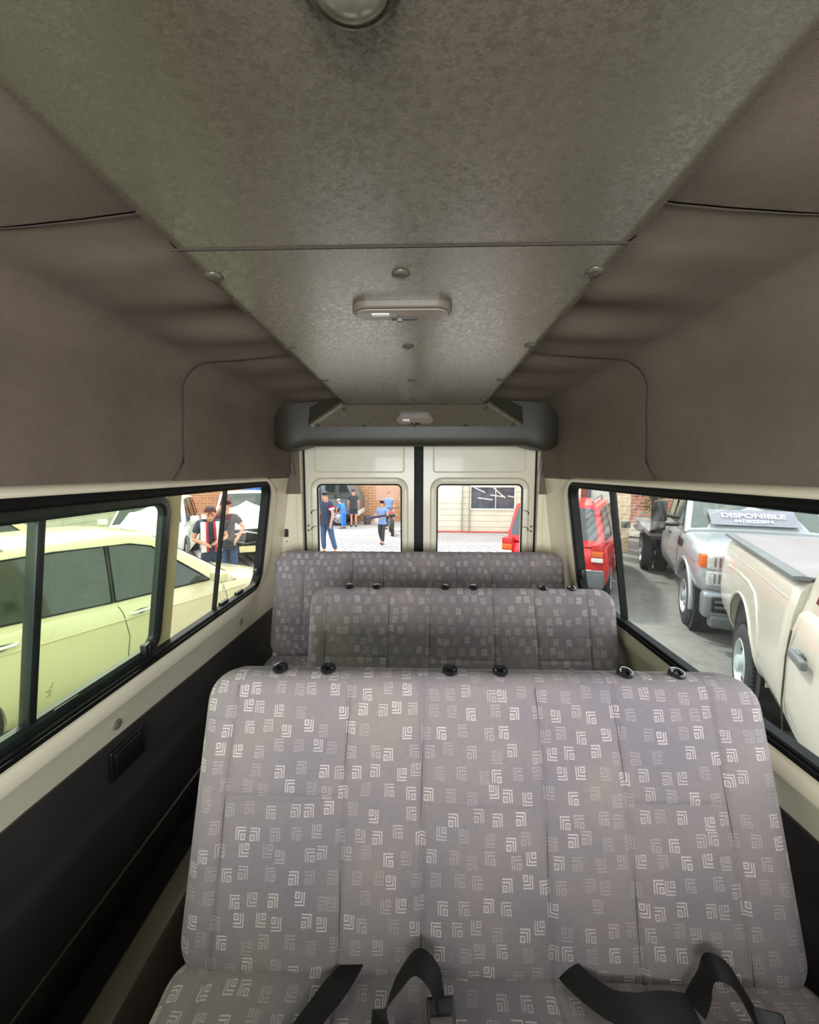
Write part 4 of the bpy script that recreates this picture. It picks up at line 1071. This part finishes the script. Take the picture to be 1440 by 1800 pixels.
# ------------------------------------------------------------------ people
MAT['skin'] = M('skin', (206, 150, 122), .5, var=.05)
MAT['hair'] = M('dark_hair', (32, 26, 24), .7, var=.2)
MAT['denim'] = M('blue_denim', (62, 88, 122), .8, var=.15)
MAT['navy'] = M('navy_cloth', (42, 54, 76), .85, var=.1)
MAT['blackcloth'] = M('charcoal_cloth', (56, 56, 62), .85, var=.1)
MAT['whitecloth'] = M('white_cloth', (232, 230, 226), .8, var=.04)
MAT['redcloth'] = M('red_cloth', (178, 30, 52), .8, var=.08)
MAT['bluecloth'] = M('bright_blue_cloth', (58, 130, 220), .8, var=.06)
MAT['shirtblue'] = M('light_blue_cloth', (120, 152, 196), .8, var=.06)
MAT['shoe'] = M('shoe_leather', (60, 58, 60), .6, var=.1)
def skin_mesh(name, V, E_, m, parent, sub=2):
    """V: list of (pos, radius); E_: edges; root vertex 0"""
    me = bpy.data.meshes.new(name); me.from_pydata([v[0] for v in V], E_, [])
    o = bpy.data.objects.new(name, me); C.objects.link(o)
    o.modifiers.new('sk', 'SKIN')
    if not me.skin_vertices: me.skin_vertices.new(name='')
    for i, v in enumerate(V):
        r = v[1]; me.skin_vertices[0].data[i].radius = (r, r) if not isinstance(r, tuple) else r
        me.skin_vertices[0].data[i].use_root = (i == 0)
    md = o.modifiers.new('s', 'SUBSURF'); md.levels = sub; md.render_levels = sub
    bake(o); o.data.materials.clear(); o.data.materials.append(m); o.data.shade_smooth()
    if parent: o.parent = parent
    return o
def human(label, x, y, rz, H, pose, top, legs, sleeve='short', shorts=False, hairm=None, cap=None, group=None, female=False):
    """pose: dict with joints in metres for a 1.75 m figure; default standing, facing +Y"""
    J = dict(pel=(0, 0, .95), spi=(0, 0, 1.12), che=(0, .0, 1.32), nek=(0, .0, 1.49), hd1=(0, .02, 1.57), hd2=(0, .025, 1.66),
             shL=(-.17, 0, 1.42), shR=(.17, 0, 1.42), elL=(-.24, -.02, 1.15), elR=(.24, -.02, 1.15), wrL=(-.25, .06, .92), wrR=(.25, .06, .92),
             hiL=(-.09, 0, .90), hiR=(.09, 0, .90), knL=(-.10, .03, .50), knR=(.10, .03, .50), anL=(-.11, 0, .09), anR=(.11, 0, .09), toL=(-.12, .15, .04), toR=(.12, .15, .04))
    J.update(pose); k = H/1.75
    if female:
        for a in ('shL', 'shR'): J[a] = (J[a][0]*.88, J[a][1], J[a][2])
    V3 = {a: Vector(p) for a, p in J.items()}
    root = empty('person', (x, y, GZ(y)), rz, label, 'person', group); root.scale = (k,)*3
    V, E_ = [], []; ix = {}
    def v(n, r, p=None): V.append((tuple(p if p is not None else V3[n]), r)); ix[n] = len(V)-1; return ix[n]
    def e(a, b): E_.append((ix[a], ix[b]))
    v('pel', (.12, .09)); v('spi', (.10, .08)); v('che', (.115, .085)); v('nek', .052); v('hd1', (.068, .078)); v('hd2', (.078, .092))
    for a, b in (('pel', 'spi'), ('spi', 'che'), ('che', 'nek'), ('nek', 'hd1'), ('hd1', 'hd2')): e(a, b)
    hm = {}
    for s in 'LR':
        sg_ = -1 if s == 'L' else 1
        v('sh'+s, .052); v('el'+s, .040); v('wr'+s, .027); e('che', 'sh'+s); e('sh'+s, 'el'+s); e('el'+s, 'wr'+s)
        v('hi'+s, .088); v('kn'+s, .058); v('an'+s, .038); v('to'+s, (.034, .024)); e('pel', 'hi'+s); e('hi'+s, 'kn'+s); e('kn'+s, 'an'+s); e('an'+s, 'to'+s)
        d = (V3['wr'+s]-V3['el'+s]).normalized(); sd = Vector((0, 1, 0))-d*d.y
        if sd.length < .2: sd = Vector((sg_, 0, 0))-d*d.x
        sd.normalize(); pn = d.cross(sd)*sg_
        v('pm'+s, (.034, .018), V3['wr'+s]+d*.07); e('wr'+s, 'pm'+s)
        for f_ in range(4):
            o_ = (f_-1.5)*.019; ln = (.062, .075, .070, .055)[f_]
            a = v('f%d%s' % (f_, s), .0085, V3['wr'+s]+d*(.105)+sd*o_); b_ = v('g%d%s' % (f_, s), .0075, V3['wr'+s]+d*(.105+ln*.5)+sd*o_+pn*.012); c_ = v('h%d%s' % (f_, s), .006, V3['wr'+s]+d*(.105+ln*.85)+sd*o_+pn*.035)
            E_.extend([(ix['pm'+s], a), (a, b_), (b_, c_)])
        a = v('t'+s, .010, V3['wr'+s]+d*.045+sd*.035); b_ = v('u'+s, .008, V3['wr'+s]+d*.085+sd*.050+pn*.01); E_.extend([(ix['wr'+s], a), (a, b_)])
    body = skin_mesh('body', V, E_, MAT['skin'], root)
    # face
    hd = V3['hd2']; upv = (V3['hd2']-V3['nek']).normalized(); fwd = Vector((0, 1, 0)) if 'face' not in pose else Vector(pose['face']); fwd = (fwd-upv*fwd.dot(upv)).normalized(); rt = fwd.cross(upv)
    def P(a, b, c): return hd+rt*a+fwd*b+upv*c
    fm = MB().tube([P(0, .085, .0), P(0, .108, -.030), P(0, .098, -.038)], [.008, .014, .009], 8)
    for s in (-1, 1): fm.tube([P(s*.078, .0, .01), P(s*.088, -.005, -.01), P(s*.080, .0, -.04)], [.010, .014, .008], 8)
    fm.build('face', MAT['skin'], body, smooth=80)
    em = MB()
    for s in (-1, 1): em.box(P(s*.032, .088, .006), (.022, .012, .010), bev=.003); em.box(P(s*.034, .090, .026), (.034, .010, .007), bev=.002)
    em.build('eyes_and_brows', MAT['hair'], body)
    MB().box(P(0, .092, -.062), (.042, .012, .009), bev=.003).build('mouth', MAT['lipm'] if 'lipm' in MAT else M('lips', (160, 88, 84), .5), body)
    # hair: cap of the skull
    def hf(u, v_):
        a = 2*math.pi*u; ph = v_*R(100 if cap is None else 80); r = .096
        front = max(0, math.cos(a-math.pi/2))
        ph *= (1-.52*front)
        return P(.088*math.sin(ph)*math.cos(a), -.012+.104*math.sin(ph)*math.sin(a), .022+.090*math.cos(ph))
    MB().grid(24, 12, hf).build('hair' if cap is None else 'cap', hairm or MAT['hair'] if cap is None else cap, body, smooth=80, solid=.016)
    if female:
        MB().tube([P(0, -.06, .02), P(0, -.10, -.06), P(0, -.09, -.16)], [.075, .07, .03], 10, flat=1.0).build('long_hair', MAT['hair'], body, smooth=80)
    # shirt
    V, E_ = [], []; ix = {}
    v('pel', (.165, .135), V3['pel']+Vector((0, 0, .02))); v('hem', (.168, .138), V3['pel']-Vector((0, 0, .09))); v('spi', (.148, .122)); v('che', (.172, .135)); v('nek', .074, V3['nek']*.9+V3['che']*.1); e('pel', 'hem'); e('pel', 'spi'); e('spi', 'che'); e('che', 'nek')
    for s in 'LR':
        v('sh'+s, .080); e('che', 'sh'+s)
        q = V3['sh'+s]*.35+V3['el'+s]*.65; v('el'+s, .062, q); e('sh'+s, 'el'+s)
        if sleeve == 'long': v('w_'+s, .045, V3['wr'+s]*.9+V3['el'+s]*.1); v('e2'+s, .055, V3['el'+s]); E_.append((ix['el'+s], ix['e2'+s])); E_.append((ix['e2'+s], ix['w_'+s]))
    shirt = skin_mesh('shirt', V, E_, top, root)
    # trousers or shorts
    V, E_ = [], []; ix = {}
    v('pel', (.155, .122), V3['pel']-Vector((0, 0, .02))); v('wst', (.14, .11), V3['pel']+Vector((0, 0, .09))); e('pel', 'wst')
    for s in 'LR':
        v('hi'+s, .104); e('pel', 'hi'+s)
        if shorts:
            v('kn'+s, .088, V3['hi'+s]*.2+V3['kn'+s]*.8); e('hi'+s, 'kn'+s)
        else:
            v('kn'+s, .076); v('an'+s, .062, V3['an'+s]+Vector((0, 0, .03))); e('hi'+s, 'kn'+s); e('kn'+s, 'an'+s)
    skin_mesh('shorts' if shorts else 'trousers', V, E_, legs, root)
    for s in 'LR':
        a, b_ = V3['an'+s], V3['to'+s]
        MB().tube([a+Vector((0, -.05, -.05)), a+Vector((0, .0, -.045)), b_+Vector((0, 0, -.008)), b_+Vector((0, .04, -.012))], [.030, .046, .044, .026], 10, flat=1.0).build('shoe', MAT['shoe'], root, smooth=80)
    return root, V3, shirt, body
fa = lambda px: 0
def stripe(parent, pts, wd, m, name='stripe'):
    ribbon([Vector(p) for p in pts], [(1, 0, 0)], wd, .006, 5).build(name, m, parent, smooth=60)

# man looking down at his phone, outside the left window (faces the van and to the right)
h1, J1, sh1, bd1 = human('man in navy, white and red shirt looking down at the phone in his hands', -3.57, 6.85, R(-148), 1.74,
    dict(nek=(0, .05, 1.47), hd1=(0, .10, 1.54), hd2=(0, .15, 1.61), che=(0, .02, 1.31), elL=(-.25, .02, 1.16), elR=(.27, .02, 1.16), wrL=(-.09, .26, 1.14), wrR=(.12, .27, 1.12)), MAT['navy'], MAT['denim'])
for s_ in (-1, 1):
    stripe(sh1, [(s_*.11+.0, .12, 1.46), (s_*.115, .165, 1.36), (s_*.12, .158, 1.2), (s_*.12, .16, .95)], .085, MAT['whitecloth'], 'white_panel')
    stripe(sh1, [(s_*.055, .13, 1.46), (s_*.06, .175, 1.36), (s_*.062, .166, 1.2), (s_*.062, .168, .95)], .035, MAT['redcloth'], 'red_stripe')
ph = MB().box((0, 0, 0), (.075, .15, .01), bev=.004).build('mobile_phone', MAT['black']); ph.parent = None
ph.matrix_world = Matrix.Translation((-3.57, 6.85, GZ(6.85))) @ Matrix.Rotation(R(-148), 4, 'Z') @ Matrix.Translation((.0, .36, 1.17)) @ Matrix.Rotation(R(35), 4, 'X')
tag(ph, 'small dark phone held by the man in the navy and white shirt', 'phone')
human('man in a dark shirt holding a hand to his ear behind the phone user', -3.72, 7.75, R(-150), 1.76,
    dict(nek=(0, .03, 1.49), elL=(-.30, .10, 1.22), elR=(.36, .12, 1.28), wrL=(-.16, .26, 1.05), wrR=(.15, .12, 1.56)), MAT['blackcloth'], MAT['denim'], hairm=MAT['hair'])
human('distant person before the brick wall at the top right of the left window', -7.3, 17.0, R(150), 1.74, {}, MAT['blackcloth'], MAT['denim'])
# rear-door windows
hA, JA, shA, bdA = human('man in navy polo with red and white sleeve bands at the rear window edge', -2.70, 11.7, R(140), 1.80,
    dict(wrR=(.27, .12, .98), elR=(.27, -.02, 1.16), knL=(-.12, -.08, .5), anL=(-.14, -.18, .09), toL=(-.14, -.03, .04)), MAT['navy'], MAT['denim'])
hA.scale.x *= 1.18
for s, sg_ in (('L', -1), ('R', 1)):
    p = JA['sh'+s]*.45+JA['el'+s]*.55; q = JA['sh'+s]*.8+JA['el'+s]*.2; q2 = JA['sh'+s]*.62+JA['el'+s]*.38
    MB().tube([q, q2], [.082, .076], 16).build('red_sleeve_band', MAT['redcloth'], shA); MB().tube([q2, p], [.077, .071], 16).build('white_sleeve_band', MAT['whitecloth'], shA)
human('woman in light blue top and dark trousers walking towards the van with a long bundle', -1.25, 13.5, R(165), 1.47,
    dict(elL=(-.26, .06, 1.2), wrL=(-.12, .24, 1.12), elR=(.28, .0, 1.16), wrR=(.34, .05, .95), knL=(-.07, .10, .52), anL=(-.05, .06, .09), toL=(-.05, .21, .04), anR=(.06, -.12, .10), toR=(.07, .02, .04)), MAT['shirtblue'], MAT['blackcloth'], female=True)
c_ = MB().tube([(.34, 0, 0), (-.10, 0, -.06), (-.34, 0, -.12)], [.035, .045, .03], 10).build('rolled_bundle', MAT['navy']); c_.location = (-1.42, 13.28, GZ(13.3)+1.0)
tag(c_, 'long dark rolled bundle carried under the arm of the walking woman', 'bundle')
human('man in dark shirt and shorts standing with his back turned beside the blue truck', -3.05, 18.6, R(10), 1.72, {}, MAT['blackcloth'], MAT['navy'], shorts=True)
human('person in bright blue with white cap bending between truck wheel and man in shorts', -3.38, 17.9, R(60), 1.40,
    dict(che=(0, .16, 1.26), nek=(0, .24, 1.38), hd1=(0, .30, 1.44), hd2=(0, .33, 1.52), shL=(-.17, .18, 1.34), shR=(.17, .18, 1.34), elL=(-.2, .3, 1.1), elR=(.2, .3, 1.1), wrL=(-.15, .4, .9), wrR=(.15, .4, .9)), MAT['bluecloth'], MAT['bluecloth'], cap=MAT['whitecloth'])
human('person in a red cap beyond the walking woman near the parked motorcycle', -1.35, 17.7, R(170), 1.62, {}, MAT['shirtblue'], MAT['blackcloth'], cap=MAT['redcloth'])
# motorcycle
mc = empty('motorcycle', (-1.15, 16.2, GZ(16.2)), R(8), 'small red and black motorcycle parked beyond the walking woman', 'motorcycle')
for y in (-.62, .62):
    MB().lathe([(.20, -.045), (.29, -.05), (.31, 0), (.29, .05), (.20, .045)], 'x', (0, y, .31), 28).lathe([(.05, -.05), (.04, .05)], 'x', (0, y, .31), 12).build('wheel', MAT['tyre'], mc)
MB().tube([(0, .62, .31), (0, .42, .85), (0, .36, 1.0)], .03, 8).tube([(0, -.62, .31), (0, -.05, .40), (0, .4, .75)], .035, 8).build('frame', MAT['greyplastic'], mc)
MB().box((0, .12, .80), (.24, .42, .20), bev=.06).build('fuel_tank', MAT['redpaint'], mc)
MB().box((0, -.35, .80), (.24, .60, .10), bev=.04).build('seat', MAT['black'], mc)
MB().box((0, .02, .45), (.24, .36, .30), bev=.05).build('engine', MAT['greyplastic'], mc)
MB().tube([(-.34, .30, 1.02), (0, .38, 1.0), (.34, .30, 1.02)], .016, 8).build('handlebar', MAT['black'], mc)
for i, (x, y) in enumerate(((-2.55, 19.6), (-2.1, 19.7), (-1.65, 19.6))):
    o = MB().lathe([(0, 0), (.15, 0), (.17, .04), (.18, .42), (.16, .45), (.15, .40), (0, .40)], 'z', n=20).build('bucket', MAT['bucketd'] if i % 2 == 0 else MAT['white']) if 'bucketd' in MAT else None
    if o is None:
        MAT['bucketd'] = M('bucket_dark', (90, 84, 90), .6); o = MB().lathe([(0, 0), (.15, 0), (.17, .04), (.18, .42), (.16, .45), (.15, .40), (0, .40)], 'z', n=20).build('bucket', MAT['bucketd'])
    o.location = (x, y, GZ(y)); tag(o, ('dark bucket nearest the man in shorts at the foot of the brick wall', 'white bucket between two dark ones at the foot of the brick wall', 'dark bucket nearest the walking woman at the foot of the brick wall')[i], 'bucket', 'buckets along the brick wall')

# --- blue truck at the back left
bt = empty('box_truck', (-5.9, 20.0, GZ(20.0)), R(-91), 'blue and grey truck standing behind the people in the left rear-door window', 'truck')
MB().box((0, -.6, 1.25), (2.1, 3.6, .9), bev=.05).build('cargo_body', MAT['greyplastic'], bt)
MB().box((0, -.6, 2.1), (2.12, 3.7, .85), bev=.05).build('tarpaulin', MAT['bluepaint'], bt)
cabp = [(1.25, .55), (3.0, .55), (3.02, 1.25), (2.62, 2.1), (1.25, 2.15)]
MB().box((0, 2.0, 2.2), (2.02, 1.4, .16), bev=.04).build('cab_roof', MAT['bluepaint'], bt)
MB().prism(cabp, lambda y, z: (-1.0, y, z), lambda y, z: (1.0, y, z)).build('cab', MAT['greyplastic'], bt, bevel=.05)
for s_ in (-1, 1):
    MB().prism([(1.5, 1.3), (2.75, 1.3), (2.5, 1.95), (1.5, 1.98)], lambda y, z: (s_*1.012, y, z), lambda y, z: (s_*.99, y, z)).build('side_window', MAT['carglass'], bt)
    wheel(bt, s_*.92, 2.1, .42, .42, .24, s_, MAT['alloy'], 6, 'steel'); wheel(bt, s_*.92, -1.4, .42, .42, .24, s_, MAT['alloy'], 6, 'steel')
MB().box((0, .3, .65), (.9, 5.0, .22)).build('chassis', MAT['black'], bt)
pm = MB().box((0, 2.98, .62), (1.9, .12, .24), bev=.03).build('bumper', MAT['white'], bt)

# ------------------------------------------------------------------ buildings
def brickmat(name, c1, c2, mortar, sx_=4.0, scale=1.0, axis='xz', rowh=.25, bw=.5, mort=.02):
    m, t, b = mat_base(name, c1, .9)
    tc = t.nodes.new('ShaderNodeTexCoord'); sp = t.nodes.new('ShaderNodeSeparateXYZ'); cb = t.nodes.new('ShaderNodeCombineXYZ')
    t.links.new(tc.outputs['Object'], sp.inputs[0])
    a = N(t, sp.outputs[0]) + N(t, sp.outputs[1])
    t.links.new(a.s, cb.inputs[0]); t.links.new(sp.outputs[2], cb.inputs[1])
    br = t.nodes.new('ShaderNodeTexBrick'); t.links.new(cb.outputs[0], br.inputs[0])
    br.inputs['Color1'].default_value = c1; br.inputs['Color2'].default_value = c2; br.inputs['Mortar'].default_value = mortar
    br.inputs['Scale'].default_value = scale; br.inputs['Mortar Size'].default_value = mort; br.inputs['Brick Width'].default_value = bw; br.inputs['Row Height'].default_value = rowh
    n = noise(t, 1.5, 5, .6); r = ramp(t, n.outputs[0], [(.3, (.86, .86, .84, 1)), (.7, (1, 1, 1, 1))])
    mx = t.nodes.new('ShaderNodeMixRGB'); mx.blend_type = 'MULTIPLY'; mx.inputs[0].default_value = 1
    t.links.new(br.outputs[0], mx.inputs[1]); t.links.new(r.outputs[0], mx.inputs[2]); t.links.new(mx.outputs[0], b.inputs['Base Color'])
    return m
MAT['block'] = brickmat('painted_block', S((232, 226, 206)), S((226, 220, 198)), S((178, 172, 158)), rowh=.24, bw=9, mort=.012)
MAT['brick'] = brickmat('orange_brick', S((206, 152, 112)), S((190, 132, 94)), S((214, 190, 160)), rowh=.14, bw=.40, mort=.014)
MAT['redbrick'] = brickmat('red_brick', S((196, 112, 84)), S((170, 92, 70)), S((206, 176, 156)), rowh=.12, bw=.30, mort=.012)
blk = empty('block_building', (-.75, 16.95, GZ(17)), R(-4), 'long cream block-wall building with a dark window behind the rear doors', 'building')
b = MB().box((3.05, .15, 2.0), (6.2, .3, 5.0)); b.build('block_wall', MAT['block'], blk, smooth=0)
for x in (2.48, 2.78): MB().box((x, -.06, 2.0), (.035, .12, 5.0)).build('wall_joint', MAT['mortard'] if 'mortard' in MAT else M('joint_grey', (150, 146, 134), .8), blk)
MB().box((3.05, .0, .03), (6.2, .36, .07)).build('red_kerb', M('kerb_red', (186, 92, 84), .8, var=.1), blk)
wf = MB().box((3.70, -.03, .98), (1.84, .10, .06)).box((3.70, -.03, 1.90), (1.84, .10, .06)).box((2.81, -.03, 1.44), (.06, .10, .92)).box((4.59, -.03, 1.44), (.06, .10, .92)).box((3.82, -.03, 1.44), (.03, .10, .92)).build('window_frame', MAT['white'], blk)
MB().box((3.70, -.01, 1.44), (1.76, .02, .90)).build('window_glass', MAT['shopglass'] if 'shopglass' in MAT else M('shop_glass', (84, 92, 98), .05, var=.35, scale=2.2, spec=.3), wf)
for (a, b_) in (((2.95, 1.86), (3.4, 1.66)), ((3.6, 1.56), (4.2, 1.48)), ((3.72, 1.86), (4.2, 1.44)), ((3.1, 1.44), (3.7, 1.36)), ((4.3, 1.52), (4.55, 1.48))):
    MB().tube([(a[0], -.035, a[1]), (b_[0], -.035, b_[1])], .022, 6, flat=.4).build('bright_strut', MAT['white'], wf)
bk = empty('brick_building', (-9.0, 21.2, GZ(21)), 0, 'orange brick building behind the people and blue truck', 'building')
MB().box((-.5, .15, 2.2), (18.4, .3, 5.4)).build('brick_wall', MAT['brick'], bk, smooth=0)
MB().box((8.5, -.2, 2.2), (.5, .5, 5.4)).build('white_pier', MAT['block'], bk)
lw = empty('boundary_wall', (-13.5, 6, GZ(6)), 0, 'pale wall far beyond the parked cars on the left', 'wall')
MB().box((0, 0, 1.6), (.3, 26, 4.2)).build('rendered_wall', MAT['block'], lw, smooth=0)
# right side: columns, brick wall, plants
rb_ = empty('brick_building', (11.1, 13.1, GZ(13.5)), R(-38), 'red brick wall behind the flatbed truck and climbing shrub', 'building')
MB().box((0, .15, 2.2), (9.5, .3, 5.6)).build('brick_wall', MAT['redbrick'], rb_, smooth=0)
MB().box((0, -.05, .25), (9.5, .1, .5)).build('plinth', MAT['block'], rb_)
def col(x, y, w_, m, label, name='column'):
    o = MB().box((0, 0, 2.2), (w_, w_, 5.4), bev=.01).build(name, m, smooth=0); o.location = (x, y, GZ(y)); o.rotation_euler.z = R(-20)
    tag(o, label, 'column'); return o
col(6.15, 12.6, .42, MAT['stonecol'] if 'stonecol' in MAT else brickmat('stone_brick', S((216, 190, 150)), S((198, 166, 128)), S((222, 208, 182)), rowh=.12, bw=.3, mort=.012), 'tan brick column standing left of the flatbed truck')
col(4.75, 12.9, .5, MAT['block'], 'cream block column beyond the red car')
col(5.35, 13.6, .30, MAT['redcol'] if 'redcol' in MAT else M('dull_red', (150, 84, 76), .7, var=.1), 'narrow dull red column between the cream and the tan column')
rw2 = empty('shop_front', (6.15, 15.4, GZ(15)), 0, 'pale grey shop front filling the gap behind the columns', 'building')
MB().box((0, 0, 2.0), (1.9, .2, 5.0)).build('front_wall', M('pale_render', (206, 204, 192), .8, var=.08), rw2)
MB().box((-.3, -.12, 1.2), (.9, .06, 2.3), bev=.01).build('door', MAT['greyplastic'], rw2)
pl = empty('potted_shrub', (7.25, 12.7, GZ(12.7)), 0, 'green climbing shrub beside the tan brick column', 'plant')
lv = MB(); rnd = random.Random(3)
for i in range(420):
    c = Vector((rnd.gauss(0, .22), rnd.gauss(0, .15), rnd.uniform(.9, 3.1))); a = rnd.uniform(0, 6.28); d = Vector((math.cos(a), math.sin(a), rnd.uniform(-.6, .4)))*.11; s_ = Vector((-d.y, d.x, .02)).normalized()*.035
    lv.add([c-d, c+s_+Vector((0, 0, .01)), c+d, c-s_+Vector((0, 0, -.01))], [(0, 1, 2, 3)])
lv.build('foliage', M('leaf_green', (92, 128, 84), .6, var=.3, scale=12), pl, smooth=0)
MB().tube([(0, 0, 0), (.03, 0, 1.2), (-.03, .02, 2.6)], [.04, .03, .015], 8).build('stem', M('bark', (96, 78, 60), .8), pl)
MB().lathe([(0, 0), (.20, 0), (.26, .45), (.24, .45), (.0, .40)], 'z', n=20).build('pot', MAT['redcol2'] if 'redcol2' in MAT else M('terracotta', (158, 96, 70), .8), pl)
for (x, y, lab) in ((6.62, 11.9, 'dark bin standing at the foot of the tan brick column'),):
    o = MB().box((0, 0, .42), (.36, .36, .84), bev=.04).build('rubbish_bin', MAT['black']); o.location = (x, y, GZ(y)); tag(o, lab, 'bin')
